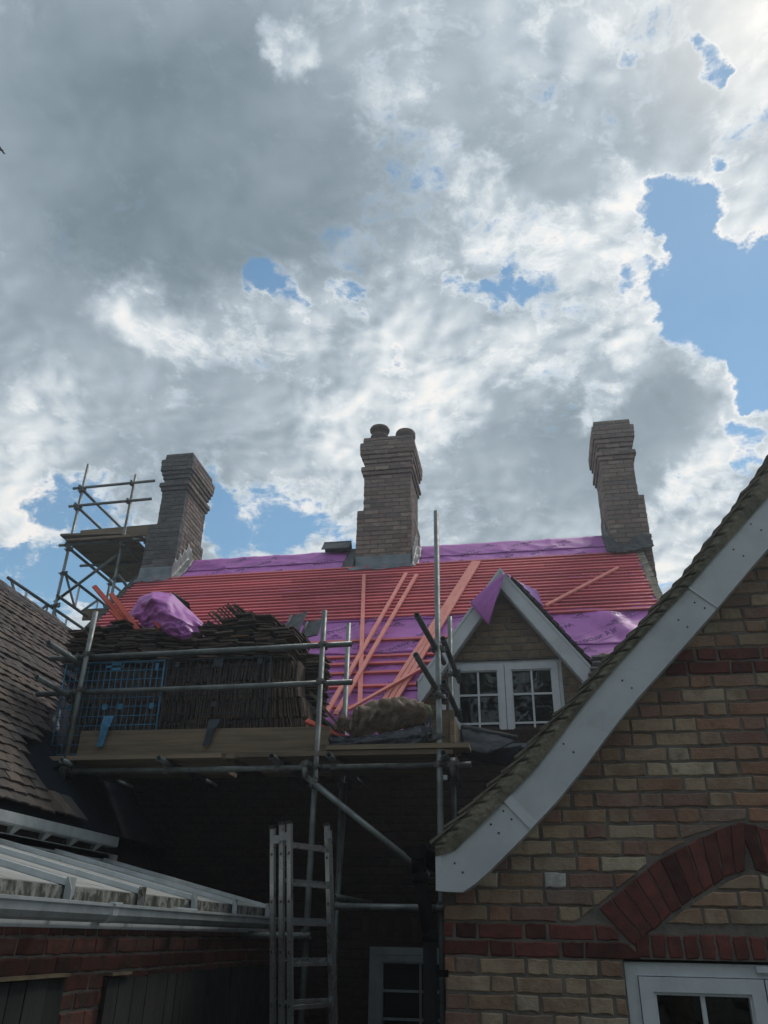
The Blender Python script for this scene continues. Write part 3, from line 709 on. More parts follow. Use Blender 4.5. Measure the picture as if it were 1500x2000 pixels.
# middle
ch = chimney('mid', csegs(-2.36, -1.51, -2.275, -1.535, 10.46, 11.42, 6.95), 'brick_chimney', 9.33, 1, dict(lab=('middle brick chimney with two clay pots, crossing the ridge', 'chimney')))
def pot(parent, x, y, z, prof):
    mb = MB(); mb.lathe(prof, (x, y, z), 24); mb.build('chimney_pot', 'terracotta', parent)
pa = at(742, 845, Y=10.75); pb = at(792, 858, Y=10.9)
pot(ch, at(742,834,Y=10.66).x, 10.66, 9.31, [(.13,-.0),(.13,.06),(.13,0),(.125,.08),(.15,.10),(.15,.13),(.11,.16),(.105,.2),(.13,.22),(.16,.24),(.165,.27),(.15,.30),(.10,.32),(.001,.325)])
pot(ch, at(792,851,Y=10.72).x, 10.72, 9.27, [(.14,0),(.135,.12),(.16,.14),(.165,.17),(.165,.23),(.15,.26),(.1,.275),(.001,.28)])
def sheet(name, pts, nu, nv, fn_off, mt, parent=None, t=.003, **kw):
    """bent metal or cloth sheet through a grid of control points (rows of points)"""
    pts = [[Vector(p) for p in r_] for r_ in pts]; mb = MB()
    def f(u, v):
        a = u*(len(pts[0])-1); b = v*(len(pts)-1); i = min(int(a), len(pts[0])-2); j_ = min(int(b), len(pts)-2); a -= i; b -= j_
        p = pts[j_][i]*(1-a)*(1-b)+pts[j_][i+1]*a*(1-b)+pts[j_+1][i]*(1-a)*b+pts[j_+1][i+1]*a*b
        return p+Vector(fn_off(u, v))
    mb.grid(f, nu, nv); o = mb.build(name, mt, parent, **kw); solidify(o, t, 0); return o
def crk(a, sc=6., seed=0.):
    return lambda u, v: (a*fbm(u*sc, v*sc, seed), -abs(a)*abs(fbm(u*sc, v*sc, seed+5)), a*fbm(u*sc, v*sc, seed+9))
def apron(xl, xr, yf, parent, seed, w=.10, mt='lead', up=.17):
    zf = ZRIDGE-TS*(YRIDGE-yf)
    top = [Vector((xl-.005, yf-.008, zf+up)), Vector(((xl+xr)/2, yf-.010, zf+up)), Vector((xr+.005, yf-.008, zf+up))]
    mid = [Vector((xl-.01, yf-.012, zf+.03)), Vector(((xl+xr)/2, yf-.014, zf+.035)), Vector((xr+.01, yf-.012, zf+.03))]
    lo = [Vector((xl-w, yf-.13, zf-.085)), Vector(((xl+xr)/2, yf-.15, zf-.11)), Vector((xr+w*.8, yf-.12, zf-.075))]
    return sheet('lead_flashing', [top, mid, lo], 36, 14, lambda u, v: (0, -.016*abs(fbm(u*5, v*3, seed))*(v > .45), .022*fbm(u*5, v*2, seed+3)*(v > .5)), mt, parent)
apron(-2.36, -1.51, 10.46, ch, 1.)
def sideflash(x, y0, y1, sgn, parent, seed, mt='lead_pale', out=.10, h=.22):
    rows_ = [[], [], []]
    for i in range(15):
        y = y0+(y1-y0)*i/14; z = ZRIDGE-TS*abs(YRIDGE-y)
        rows_[0].append((x+sgn*.012, y, z+h+.09*(i % 2))); rows_[1].append((x+sgn*.016, y, z+.05)); rows_[2].append((x+sgn*out, y, z+.03))
    return sheet('lead_flashing', rows_, 56, 10, lambda u, v: (sgn*.02*abs(fbm(u*7, v*3, seed)), 0, .03*fbm(u*7, v*2, seed+4)*v), mt, parent)
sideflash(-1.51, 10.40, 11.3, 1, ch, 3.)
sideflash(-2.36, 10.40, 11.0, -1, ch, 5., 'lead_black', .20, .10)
# left, at the gable end
chl = chimney('side', csegs(-5.80, -5.25, -5.685, -5.262, 10.46, 11.44, 6.9), 'brick_soot_shade', 9.33, 1, dict(lab=('left brick chimney, front coloured dark for soot and shade, beside the scaffold tower', 'chimney')))
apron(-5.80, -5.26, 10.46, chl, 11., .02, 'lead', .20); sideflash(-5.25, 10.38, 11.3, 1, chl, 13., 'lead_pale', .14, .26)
# right
chr_ = chimney('right', csegs(1.345, 1.90, 1.352, 1.832, 10.46, 11.40, 6.35, -.05), 'brick_chimney', 9.28, -1, dict(lab=('right brick chimney without pots, at the right end of the ridge', 'chimney')))
zf = ZRIDGE-TS*(YRIDGE-10.46)
sheet('lead_flashing', [[(1.30, 10.40, zf+.24), (1.5, 10.43, zf+.10), (1.72, 10.43, zf+.26), (1.9, 10.42, zf+.24)], [(1.26, 10.38, zf+.10), (1.5, 10.38, zf+.02), (1.7, 10.40, zf+.09), (1.9, 10.40, zf+.14)],
      [(1.30, 10.31, zf-.04), (1.5, 10.31, zf-.07), (1.7, 10.34, zf-.02), (1.9, 10.34, zf+.02)]], 30, 14, crk(.035, 6, 21.), 'lead_black', chr_)
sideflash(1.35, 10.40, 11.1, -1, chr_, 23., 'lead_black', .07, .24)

# ------------------------------------------------ dormer
DY = YW-.01; AX, AZ = -.17, 5.60
DS = 1.33                                      # rise per metre of its rakes
DF = frame((0, DY, 0), (1, 0, 0), (0, 0, 1))
dx0, dx1 = -1.0, .55
def drake(x): return AZ-DS*abs(x-AX)
dwx0, dwx1, dwz0, dwz1 = -.765, .385, 3.86, 4.715
mb = MB(); mb.prism([(dx0, DY+.12, 3.6), (dx0, DY+.12, drake(dx0)), (AX, DY+.12, AZ), (dx1, DY+.12, drake(dx1)), (dx1, DY+.12, 3.6)], (0, 1.9, 0))
xq = (AZ-dwz1)/DS
mb.prism([(AX-xq, DY, dwz1), (AX, DY, AZ), (AX+xq, DY, dwz1)], (0, .1195, 0))
mb.prism([(dx0, DY, 3.6), (dwx0, DY, 3.6), (dwx0, DY, min(drake(dwx0), dwz1)-.001), (dx0, DY, drake(dx0))], (0, .119, 0)); mb.prism([(dwx1, DY, 3.6), (dx1, DY, 3.6), (dx1, DY, drake(dx1)), (dwx1, DY, min(drake(dwx1), dwz1)-.001)], (0, .119, 0))
dw_ = mb.build('dormer_wall', 'mortar', house)
def dcut(poly):
    p = clip(poly, (dx1+.2, drake(dx1+.2)), (AX, AZ)); return clip(p, (AX, AZ), (dx0-.2, drake(dx0-.2))) if len(p) > 2 else None
rows = []
for i in range(28):
    z = 3.6+i*.075
    if z+.04 < dwz1: rows += [(z, .075, dx0, dwx0, 'flemish', i, 'brick_dormer'), (z, .075, dwx1, dx1, 'flemish', i, 'brick_dormer')]
    else: rows.append((z, .075, dx0, dx1, 'flemish', i, 'brick_dormer'))
rows = [r_ if not (dwz1 > r_[0] and r_[0]+.04 >= dwz1) else (r_[0], .075, r_[2], r_[3], r_[4], r_[5], r_[6]) for r_ in rows]
def dcut2(poly):
    if poly[0][1] < dwz1 and poly[0][0] < dwx1-.01 and poly[1][0] > dwx0+.01: return None
    p = dcut(poly)
    return p if p else None
lay(dw_, DF, rows, cut=dcut2)
zb = [at(988, 1413, Y=DY+.05).z, at(988, 1357, Y=DY+.05).z]
casement(house, DF, dwx0+.003, dwx1-.003, dwz0, dwz1-.003, 2, 3, deep=.03, lights=2, fr=.035, sash=.062, zbars=zb, name='dormer_window')
mb = MB(); mb.box((-.19, DY+.116, 4.3), (1.14, .006, .85)); mb.build('dark_backing', 'dark_interior', house)
mb = MB(); mb.grid(lambda u, v: (-.74+1.1*u, DY+.096+.006*sin(u*55), 4.50+.20*v), 80, 2); mb.build('blind', 'curtain', house)
mb = MB(); mb.box((-.19, DY-.03, dwz0-.03), (1.28, .16, .04)); mb.build('window_sill', 'lead', house)
# bargeboards with moulded inner edge and soffit
for sg, xe in ((1, .66), (-1, -1.06)):
    mb = MB(); n = Vector((-sg*DS, 0, -1)).normalized()*-1
    a = Vector((AX, DY-.12, AZ+.085)); zE = AZ+.085-DS*abs(xe-AX); e = Vector((xe, DY-.12, zE))
    lo = Vector((0, 0, -.235)); 
    mb.prism([a, e, e+Vector((0, 0, -.20)), e+Vector((-sg*.03, 0, -.235)), a+lo], (0, .022, 0))
    a2 = a+Vector((0, .022, -.23)); e2 = e+Vector((-sg*.05, .022, -.185))
    mb.prism([a+Vector((0, .0225, -.20)), e+Vector((-sg*.02, .0225, -.18)), e+Vector((-sg*.035, .0225, -.232)), a+Vector((0, .0225, -.252))], (0, .095, 0))
    # top trim
    mb.prism([a+Vector((0, -.008, -.002)), e+Vector((0, -.008, -.002)), e+Vector((0, -.008, -.045)), a+Vector((0, -.008, -.045))], (0, .0075, 0))
    mb.build('bargeboard', 'upvc_board', house)
# box end at the right foot, cheeks
mb = MB(); mb.box((.605, DY-.03, 4.46), (.09, .14, .20)); mb.build('soffit_box', 'upvc_white', house)
mb = MB(); mb.box((.60, DY+.95, 4.15), (.10, 1.7, .95)); mb.box((-1.04, DY+.95, 4.15), (.08, 1.7, .9)); mb.build('dormer_cheek', 'lead_black', house)
# dormer roof slabs and its clay tiles
for sg in (1, -1):
    mb = MB(); xe = .70 if sg > 0 else -1.08
    zE = AZ+.085-DS*abs(xe-AX)
    mb.prism([(AX, DY-.09, AZ+.095), (xe, DY-.09, zE+.01), (xe, DY-.09, zE-.03), (AX, DY-.09, AZ+.055)], (0, 1.75, 0)); mb.build('dormer_roof', 'tile_dark', house)
nt = 13
for i in range(nt):
    for k in range(3 if i > 1 else 2):
        t = .16+(i+.5)*(.98-.16)/nt; x = AX+(.86)*t; z = AZ+.095-DS*(x-AX)
        d = Vector((1, 0, -DS)).normalized(); up = Vector((DS, 0, 1)).normalized()
        tl = R(9)+random.uniform(-.05, .05); d2 = (d*cos(tl)+up*sin(tl)); u2 = (up*cos(tl)-d*sin(tl))
        M3 = Matrix((d2, Vector((0, 1, 0)), u2)).transposed()
        m_ = MB(); m_.box(Vector((x, DY-.145+.083+k*.168+random.uniform(-.006, .006), z+.022))+u2*.006, (.17, .163, .015), M3); m_.build('roof_tile', 'tile_dark', house)
for i in range(9):
    t = .42+(i+.5)*(.98-.42)/9; x = AX-.89*t; z = AZ+.095-DS*(AX-x)
    d = Vector((-1, 0, -DS)).normalized(); up = Vector((-DS, 0, 1)).normalized(); tl = R(6)
    d2 = (d*cos(tl)+up*sin(tl)); u2 = up*cos(tl)-d*sin(tl)
    m_ = MB(); m_.box(Vector((x, DY-.05+.083, z+.012)), (.15, .163, .012), Matrix((d2, Vector((0, 1, 0)), u2)).transposed())
    m_.build('roof_tile', 'ridge_grey', house)
# membrane draped over the dormer's peak
def P(px, py, y): return at(px, py, Y=y)
sheet('membrane_flap', [[P(985,1118,7.74), P(950,1146,7.72), P(917,1178,7.70)], [P(980,1140,7.68), P(955,1172,7.66), P(932,1195,7.67)], [P(972,1162,7.64), P(962,1195,7.63), P(955,1222,7.66)]],
      14, 14, lambda u, v: (0, -.02*abs(fbm(u*3, v*3, 2)), 0), 'membrane', house)
sheet('membrane_flap', [[P(986,1117,7.74), P(1010,1135,7.9), P(1048,1152,8.3)], [P(993,1124,7.74), P(1018,1140,7.95), P(1052,1160,8.3)], [P(1003,1134,7.76), P(1030,1156,7.9), P(1062,1186,8.2)]],
      16, 10, lambda u, v: (0, 0, .012*fbm(u*5, v*4, 7)), 'membrane_back', house)
# flap hanging on the wing tiles at the far left

# ================================================================== gabled brick wing on the right
wing = thing('brick_gable_wing', 'nearer buff brick gable with white bargeboard, red brick arch and casement window', 'house', (1.4, 4.4, 0))
GY = 4.40; GX0 = -.472
LOWER = [(-.363,2.397),(-.094,2.663),(.228,2.977),(.484,3.232),(.76,3.500),(1.003,3.745),(1.401,4.192),(2.0,4.93),(2.9,6.05)]
UPPER = [(-.484,2.572),(-.393,2.600),(-.18,2.790),(.041,2.998),(.313,3.318),(.486,3.500),(.756,3.770),(.896,3.905),(1.115,4.135),(1.457,4.480),(2.0,5.18),(2.9,6.32)]
TEDGE = [(-.50,2.640),(-.122,2.975),(.044,3.140),(.197,3.285),(.426,3.520),(.658,3.745),(.814,3.905),(.903,3.990),(1.042,4.165),(1.156,4.300),(1.276,4.440),(1.397,4.590),(1.504,4.72),(2.0,5.34),(2.9,6.48)]
APX = 2.9
def lerp(P_, x):
    if x <= P_[0][0]: a, b = P_[0], P_[1]
    else:
        for a, b in zip(P_, P_[1:]):
            if x <= b[0]: break
    return a[1]+(b[1]-a[1])*(x-a[0])/(b[0]-a[0])
def full(P_): return P_+[(2*APX-x, z) for x, z in P_[::-1][1:]]
# window and arch geometry
gw0 = .372; gw1 = 1.60; gz1 = 2.128; ACX = at(1457, 1650, Y=4.40).x
mb = MB()
outl = [(GX0+.004, 0), (GX0+.004, 2.45)]+[(x, z+.06) for x, z in LOWER if x > -.3]
outl = outl+[(2*APX-x, z) for x, z in outl[::-1][1:]]
# mortar body with a hole for the window: left pier, right part, head, sill part
def wallpoly(pl, d=.1, y=GY): mb.prism([(x, y, z) for x, z in pl], (0, d, 0))
wallpoly([(GX0+.004, 0), (gw0, 0), (gw0, gz1), (gw0, 3.15), (.22, 2.99), (-.094, 2.70), (GX0+.004, 2.42)])
wallpoly([(gw0, 0), (gw1, 0), (gw1, .98), (gw0, .98)])
wallpoly([(gw0, gz1), (gw1, gz1), (gw1, 4.45)]+[(x, lerp(LOWER, x)+.05) for x in (1.401, 1.003, .76, .484)]+[(gw0, 3.15)])
wallpoly([(gw1, 0), (5.8+.47, 0), (5.8+.47, 2.45)]+[(2*APX-x, z+.05) for x, z in LOWER[1:-1]]+[(APX, 6.08), (2.0, 4.96), (gw1, 4.45)])
wall = mb.build('wall', 'mortar', wing)
mb = MB()
mb.box((2.9, 6.2, 1.25), (6.7, 3.38, 2.5)); mb.build('wall_body', 'brick_dark', wing)
# arch: pointed, slightly curved; extrados/intrados from measured points, mirrored about ACX
def arc(pts): return [Vector((p.x, p.z)) for p in [at(px, py, Y=GY) for px, py in pts]]
ext = arc([(1166,1773),(1283,1678),(1366,1632),(1418,1611),(1457,1604)]); inn = arc([(1240,1851),(1309,1791),(1361,1756),(1413,1719),(1457,1702)])
def resample(pl, n):
    L = [0]
    for a, b in zip(pl, pl[1:]): L.append(L[-1]+(b-a).length)
    out = []
    for k in range(n+1):
        d = L[-1]*k/n; i = 0
        while i < len(L)-2 and L[i+1] < d: i += 1
        t = (d-L[i])/(L[i+1]-L[i]); out.append(pl[i].lerp(pl[i+1], t))
    return out
NV = 11
eo, ei = resample(ext, NV), resample(inn, NV)
foot_i = ei[0].copy()
GF = frame((0, GY, 0), (1, 0, 0), (0, 0, 1))
for side in (0, 1):
    for k in range(NV):
        q4 = [ei[k], ei[k+1], eo[k+1], eo[k]]
        c_ = sum(q4, Vector((0, 0)))/4
        q4 = [c_+(p-c_)*.93+((p-c_).normalized()*.0) for p in q4]
        pl = [(p.x, p.y) for p in q4]
        if side: pl = [(2*ACX-x, z) for x, z in pl]
        pl = pl if sum(pl[i][0]*pl[(i+1) % 4][1]-pl[(i+1) % 4][0]*pl[i][1] for i in range(4)) > 0 else pl[::-1]
        cx, cz = sum(p[0] for p in pl)/4, sum(p[1] for p in pl)/4
        b_ = MB(); brick_geo(b_, [(x-cx, z-cz) for x, z in pl], .045, .008); put_mesh('brick', b_.mesh('arch_brick', 'brick_red'), GF @ Matrix.Translation((cx, 0, cz)), wing)
# keyed apex wedge
b_ = MB(); brick_geo(b_, [(-.012, -.09), (.012, -.09), (.03, .09), (-.03, .09)], .045, .010)
ZB = 2.278                                     # top of the red band
def acut(poly):
    # rakes
    for (a, b) in zip(LOWER, LOWER[1:]):
        cx = sum(p[0] for p in poly)/len(poly)
        if a[0]-.3 < cx < b[0]+.3: poly = clip(poly, (b[0], b[1]+.04), (a[0], a[1]+.04))
        if len(poly) < 3: return None
    cx = sum(p[0] for p in poly)/len(poly)
    # window
    z0 = min(p[1] for p in poly)
    if z0 < gz1-.02 and z0 > .95:
        if cx > gw1: poly = clip(poly, (gw1, 3), (gw1, 0)) if False else poly
        if max(p[0] for p in poly) > gw0 and min(p[0] for p in poly) < gw1:
            if min(p[0] for p in poly) < gw0-.03: poly = [(min(p[0], gw0-.004), p[1]) for p in poly]
            elif max(p[0] for p in poly) > gw1+.03: poly = [(max(p[0], gw1+.004), p[1]) for p in poly]
            else: return None
    # arch ring
    if z0 > 2.13-.02:
        mir = cx > ACX
        pp = [(2*ACX-x, z) for x, z in poly][::-1] if mir else poly
        c2 = 2*ACX-cx if mir else cx
        if z0 < ZB-.02:                       # red band dies against the springing face
            if c2 < inn[0].x+.25: pp = clip(pp, (ext[0].x-.010, ext[0].y), (inn[0].x-.010, inn[0].y)) if False else clip(pp, (inn[0].x-.012, inn[0].y), (ext[0].x-.012, ext[0].y))
        else:
            best_o = None
            g_ = .010
            for pl_ in (ext, [Vector((2*ACX-p.x, p.y)) for p in ext[::-1]]):
                for a, b in zip(pl_, pl_[1:]):
                    d = (b-a).normalized(); n2 = Vector((-d.y, d.x))*g_
                    o2 = clip(pp, tuple(a+n2), tuple(b+n2))
                    if len(o2) > 2 and (best_o is None or area(o2) > area(best_o)): best_o = o2
            ins = pp
            for pl_ in (inn, [Vector((2*ACX-p.x, p.y)) for p in inn[::-1]]):
                for a, b in zip(pl_, pl_[1:]):
                    if len(ins) < 3: break
                    d = (b-a).normalized(); n3 = Vector((d.y, -d.x))*g_
                    ins = clip(ins, tuple(b+n3), tuple(a+n3))
            ai = area(ins) if len(ins) > 2 else 0; ao = area(best_o) if best_o else 0
            if ai > ao: pp = ins
            elif ao > .0007: pp = best_o
            else: return None
        if len(pp) < 3: return None
        if mir: pp = [(2*ACX-x, z) for x, z in pp][::-1]
        poly = pp
    return poly if len(poly) > 2 else None
rows = []; rg = random.Random(3)
CH = .0751
i = 0; z = ZB-.150-CH*28
while z < 6.0:
    up = round((z-ZB)/CH)
    red = up in (-1, -2); red2 = up in (16, 17) 
    xl = GX0
    xr = 2*APX-GX0
    if up >= 1 and z > 2.37: xl = GX0
    m_ = 'brick_red' if red or red2 else 'brick_buff'
    if red:
        rows.append((z, CH, GX0, ei[0].x+.02, 'flemish', i, m_)); rows.append((z, CH, 2*ACX-ei[0].x-.02, xr, 'flemish', i, m_, .05))
    else:
        L_ = xl; 
        rows.append((z, CH, L_, xr, 'flemish', i, m_, .055 if i % 4 < 2 else 0.))
    z += CH; i += 1
# soldier course over the window between the arch feet
x = foot_i.x+.035
while x < 2*ACX-foot_i.x-.03:
    put_mesh('brick', brick_mesh(.062, .098, .045, .007, 'brick_red', rg.randrange(4)), GF @ Matrix.Translation((x, 0, gz1+.006)), wing); x += .0735
def rcut(poly):
    p = acut(poly)
    if p is None: return None
    # keep the soldier course free
    cx = sum(q_[0] for q_ in p)/len(p); z0 = min(q_[1] for q_ in p)
    if gz1-.02 < z0 < gz1+.10 and foot_i.x+.01 < cx < 2*ACX-foot_i.x-.01: return None
    return p
bricks_made = lay(wing, GF, rows, cut=rcut, part_ok=lambda c: c[0] < 1.62 and c[1] > 1.55, rnd=rg)
# one header painted white
wb = at(1095, 1714, Y=GY-.006)
best = min(bricks_made, key=lambda o: (o.matrix_basis.translation.x-wb.x)**2+(o.matrix_basis.translation.z+.033-wb.z)**2)
best.data = brick_mesh(.1025, .065, .045, .0075, 'brick_white', 1); best['label'] = 'white painted brick'
# bargeboard in three lengths with cover strips and screws
BY = 4.262
def nrm(P_, x):
    dx = .02; dz = lerp(P_, x+dx)-lerp(P_, x-dx); v = Vector((2*dx, 0, dz)).normalized(); return v, Vector((-v.z, 0, v.x))
def board(xa, xb, parent, first=False, mirror=False):
    mb = MB(); N_ = 9
    lo = []; hi = []
    for k in range(N_+1):
        x = xa+(xb-xa)*k/N_
        hi.append((x, lerp(UPPER, x))); 
    # lower edge points paired along the normal
    for (x, z) in hi:
        v, n = nrm(UPPER, x); lo.append((x+.19*v.z, z-.19*v.x))
    if first: lo[0] = (GX0-.014, 2.400); hi[0] = (GX0-.014, 2.575); lo.insert(1, (-.363, 2.397)); lo = [lo[0], lo[1]]+[p for p in lo[2:] if p[0] > -.35 and p[1] > 2.41]
    lo = [(x, min(z, lerp(LOWER, x)+.0) if x > -.36 else z) for x, z in lo]
    pl = hi+lo[::-1]
    if mirror: pl = [(2*APX-x, z) for x, z in pl]
    # slabs quad by quad keep the curve clean
    mb.prism([(x, BY, z) for x, z in pl], (0, .018, 0))
    # soffit return
    for (xa_, za_), (xb_, zb_) in zip(lo, lo[1:]):
        q_ = [(xa_, BY+.0182, za_+.001), (xb_, BY+.0182, zb_+.001), (xb_, BY+.0182, zb_+.012), (xa_, BY+.0182, za_+.012)]
        if mirror: q_ = [(2*APX-a, b, c) for a, b, c in q_]
        mb.prism(q_, (0, GY-BY-.019, 0))
    return mb.build('bargeboard', 'upvc_board', parent)
j1 = -.13; j2 = .925
b1 = board(GX0, j1, wing, True); b2 = board(j1+.003, j2, wing); b3 = board(j2+.003, 2.9, wing)
board(GX0, 2.9, wing, True, True)
for jx, wd in ((j1, .05), (j2, .012)):
    mb = MB(); z = lerp(UPPER, jx); v, n = nrm(UPPER, jx)
    a = Vector((jx, BY-.004, z))-n*.002; b = a-n*.188
    mb.bar(a, b, wd if wd > .02 else .012, .005, (0, -1, 0)); mb.build('cover_strip', 'upvc_white', b2)
mb = MB(); mb.box((GX0-.006, BY-.003, 2.488), (.030, .008, .172)); mb.build('end_cap', 'upvc_white', b1)
SCR = [(302,1658),(360,1706),(646,1286),(702,1331),(975,932),(1028,973),(1070,830),(1129,862),(1298,519),(1356,557),(1400,370),(1460,405)]
sp = [(1000+x/3, 900+y/3) for x, y in SCR]+[(820+x*.4533, 1400+y*.4533) for x, y in ((306,463),(340,500),(360,405),(395,441),(150,630),(185,670))]
for n_, (px, py) in enumerate(sp):
    p = at(px, py, Y=BY-.001); mb = MB(); mb.lathe([(.0001, .003), (.0038, .0025), (.0052, 0), (.0052, -.004)], p, 8, (0, -1, 0))
    mb.build('screw', 'screw', b1 if p.x < j1 else b2 if p.x < j2 else b3)
# verge: mortar bed and the stepped ends of the tiles
def verge(mirror=False):
    mb = MB(); N_ = 1500 if not mirror else 120; xs = [GX0-.02+(2.9-GX0+.02)*k/N_ for k in range(N_+1)]
    mx = (lambda x: 2*APX-x) if mirror else (lambda x: x)
    rows_ = []; NVv = 18 if not mirror else 5; sl = 0.; px_ = xs[0]; pz_ = lerp(TEDGE, px_)
    for x in xs:
        v, n = nrm(TEDGE, max(x, -.45)); zu = lerp(UPPER, x)-.014; ze = lerp(TEDGE, x)-.010
        sl += math.hypot(x-px_, lerp(TEDGE, x)-pz_); px_ = x; pz_ = lerp(TEDGE, x)
        H = max(ze-zu, .03); r_ = []
        for j_ in range(NVv+1):
            t = j_/NVv; z = zu+H*t; below = (1-t)*H*v.x          # distance under the tile line
            w = .005*fbm(x*9, z*9, 1.)+.0025*fbm(x*31, z*31, 4.)
            y = BY-.010-.012*sin(pi*min(1, t*1.15))+w
            # slots left between bedded tile tails, running flatter than the rake
            per = .1; ph = (sl-below*2.3) % per; k_ = int((sl-below*2.3)//per)
            jit = .25*noise.noise(Vector((k_*3.3, 1.7, 0)))
            reach = .052+.02*jit
            if below < reach:
                q_ = abs(ph-.05-.01*jit)
                y += .020*max(0, 1-q_/.011)*min(1, (reach-below)/.012)
                y -= .005*max(0, sin(pi*ph/per))
            r_.append((mx(x), y, z))
        rows_.append(r_)
    def f(u, v_):
        i = min(int(round(u*N_)), N_); j_ = int(round(v_*NVv)); return rows_[i][j_]
    mb.grid(f, N_, NVv); mb.build('verge_mortar', 'mortar_verge', wing)
    x = GX0-.03; tiles = []
    while x < 2.88:
        v, n = nrm(TEDGE, max(x, -.42)); z = lerp(TEDGE, x)
        tl = R(-8)+random.uniform(-.05, .05); th = .013; ln = .15
        d2 = (v*cos(tl)+n*sin(tl)); u2 = (n*cos(tl)-v*sin(tl))
        c = Vector((x, 0, z))+v*.05+n*(-.009+random.uniform(-.004, .004)); y0 = BY-.026+random.uniform(-.006, .005)
        m_ = MB(); L0 = c-d2*ln/2; L1 = c+d2*ln/2
        pts = [L0-u2*th/2, L1-u2*th/2*.5, L1+u2*th/2*.6, L0+u2*th/2]
        m_.prism([(mx(p.x), y0, p.z) for p in pts], (0, .165, 0)); tiles.append(m_)
        x += .1*v.x
    return tiles
tv = verge()
for m_ in tv: m_.build('verge_tile', 'tile_verge', wing)
st = MB()
for m_ in verge(True):
    k = len(st.v); st.v += m_.v; st.f += [[i+k for i in f] for f in m_.f]; st.mi += m_.mi; st.sm += m_.sm
# courses of tiles behind the verge, both slopes, seen only from the side
for sgn in (1, -1):
    for r_ in range(46):
        d_ = r_*.1
        x = GX0-.02+d_*.66
        if x > 2.85: break
        v, n = nrm(TEDGE, max(x, -.42)); z = lerp(TEDGE, x)
        d2 = (v*cos(R(-7))+n*sin(R(-7))); u2 = n*cos(R(-7))-v*sin(R(-7)); c = Vector((x, 0, z))+v*.07-n*.014
        pts = [c-d2*.09-u2*.006, c+d2*.09-u2*.006, c+d2*.09+u2*.006, c-d2*.09+u2*.006]
        st.prism([((p.x if sgn > 0 else 2*APX-p.x), BY+.145, p.z) for p in pts], (0, 3.4, 0))
st.build('tile_courses', 'tile_clay', wing, kind='stuff')
# window
rm = MB(); rm.box(((gw0+gw1)/2, GY+.25, 1.55), (gw1-gw0+.1, .01, 1.3)); rm.build('dark_backing', 'dark_interior', wing)
casement(wing, GF, gw0+.004, gw1-.004, .985, gz1-.012, 2, 4, deep=.02, lights=2, fr=.055, sash=.060, name='casement_window')
mb = MB(); mb.box((1.27, GY+.012, gz1-.030), (.62, .022, .026)); mb.build('trickle_vent', 'upvc_white', wing)
mb = MB(); mb.box((1.0, GY-.03, .965), (1.35, .16, .03)); mb.build('window_sill', 'upvc_white', wing)

# black gutter end and downpipe at the corner of the wing
dp = thing('downpipe', 'black rainwater downpipe with its gutter end at the left corner of the brick gable', 'downpipe', (-.56, 4.42, 0))
mb = MB(); gx, gz = -.585, 2.60
mb.grid(lambda u, v: (gx+.06*cos(pi+pi*u), 4.20+v*3.6, gz+.06*sin(pi+pi*u)), 12, 2); o = mb.build('gutter', 'pipe_black', dp); solidify(o, .004)
mb = MB(); mb.prism([(gx+.058*cos(pi+pi*k_/8), 4.205, gz+.058*sin(pi+pi*k_/8)) for k_ in range(9)], (0, .006, 0)); mb.tube((gx, 4.30, gz-.12), (gx, 4.30, gz-.03), .036, 16, solid=True); mb.build('outlet', 'pipe_black', dp)
mb = MB(); mb.tube((gx, 4.30, gz-.06), (gx+.01, 4.30, 2.46), .036, 16, solid=True); mb.tube((gx+.01, 4.30, 2.47), (-.535, 4.34, 2.20), .034, 16, solid=True); mb.tube((-.535, 4.34, 2.22), (-.535, 4.34, .05), .034, 16, solid=True)
for z in (2.46, 2.21, 1.0): mb.lathe([(.034, -.025), (.038, -.025), (.038, .025), (.034, .025)], (-.535 if z < 2.4 else gx+.01, 4.34 if z < 2.4 else 4.30, z), 16)
mb.build('pipe', 'pipe_black', dp)
mb = MB(); mb.box((-.50, 4.36, 2.05), (.1, .03, .03)); mb.build('pipe_clip', 'pipe_black', dp)

# ================================================================== tiled wing on the left
lw = thing('tiled_wing', 'low wing on the left with weathered clay tile roof, white gutter and ridge tiles', 'house', (-4.6, 5, 0))
WR = Vector((-5.9, 0, 5.72)); WS = math.atan(1.1646); WD = Vector((cos(WS), 0, -sin(WS))); WN = Vector((sin(WS), 0, cos(WS)))
def wing_pt(y, s, h=0.): return Vector((WR.x, y, WR.z))+WD*s+WN*h
WPL = (WN, WN.dot(WR))
SW = 2.37/cos(WS)
mb = MB(); mb.prism([wing_pt(-1, .02, -.05), wing_pt(-1, SW, -.05), wing_pt(-1, SW, -.09), wing_pt(-1, .02, -.12)], (0, 8.9, 0))
mb.prism([(-5.9, -1, 5.74), (-8.6, -1, 2.6), (-8.6, -1, 2.5), (-5.9, -1, 5.64)], (0, 10.3, 0))
mb.prism([wing_pt(7.9, .02, -.05), wing_pt(7.9, 1.2, -.05), wing_pt(7.9, 1.2, -.09), wing_pt(7.9, .02, -.12)], (0, 1.3, 0))
mb.build('roof_deck', 'roofing_felt', lw)
mb = MB(); mb.prism([(-3.62, -1, 0), (-8.4, -1, 0), (-8.4, -1, 2.6), (-5.9, -1, 5.5), (-3.62, -1, 2.75)], (0, 8.88, 0)); mb.build('wall', 'brick_dark', lw)
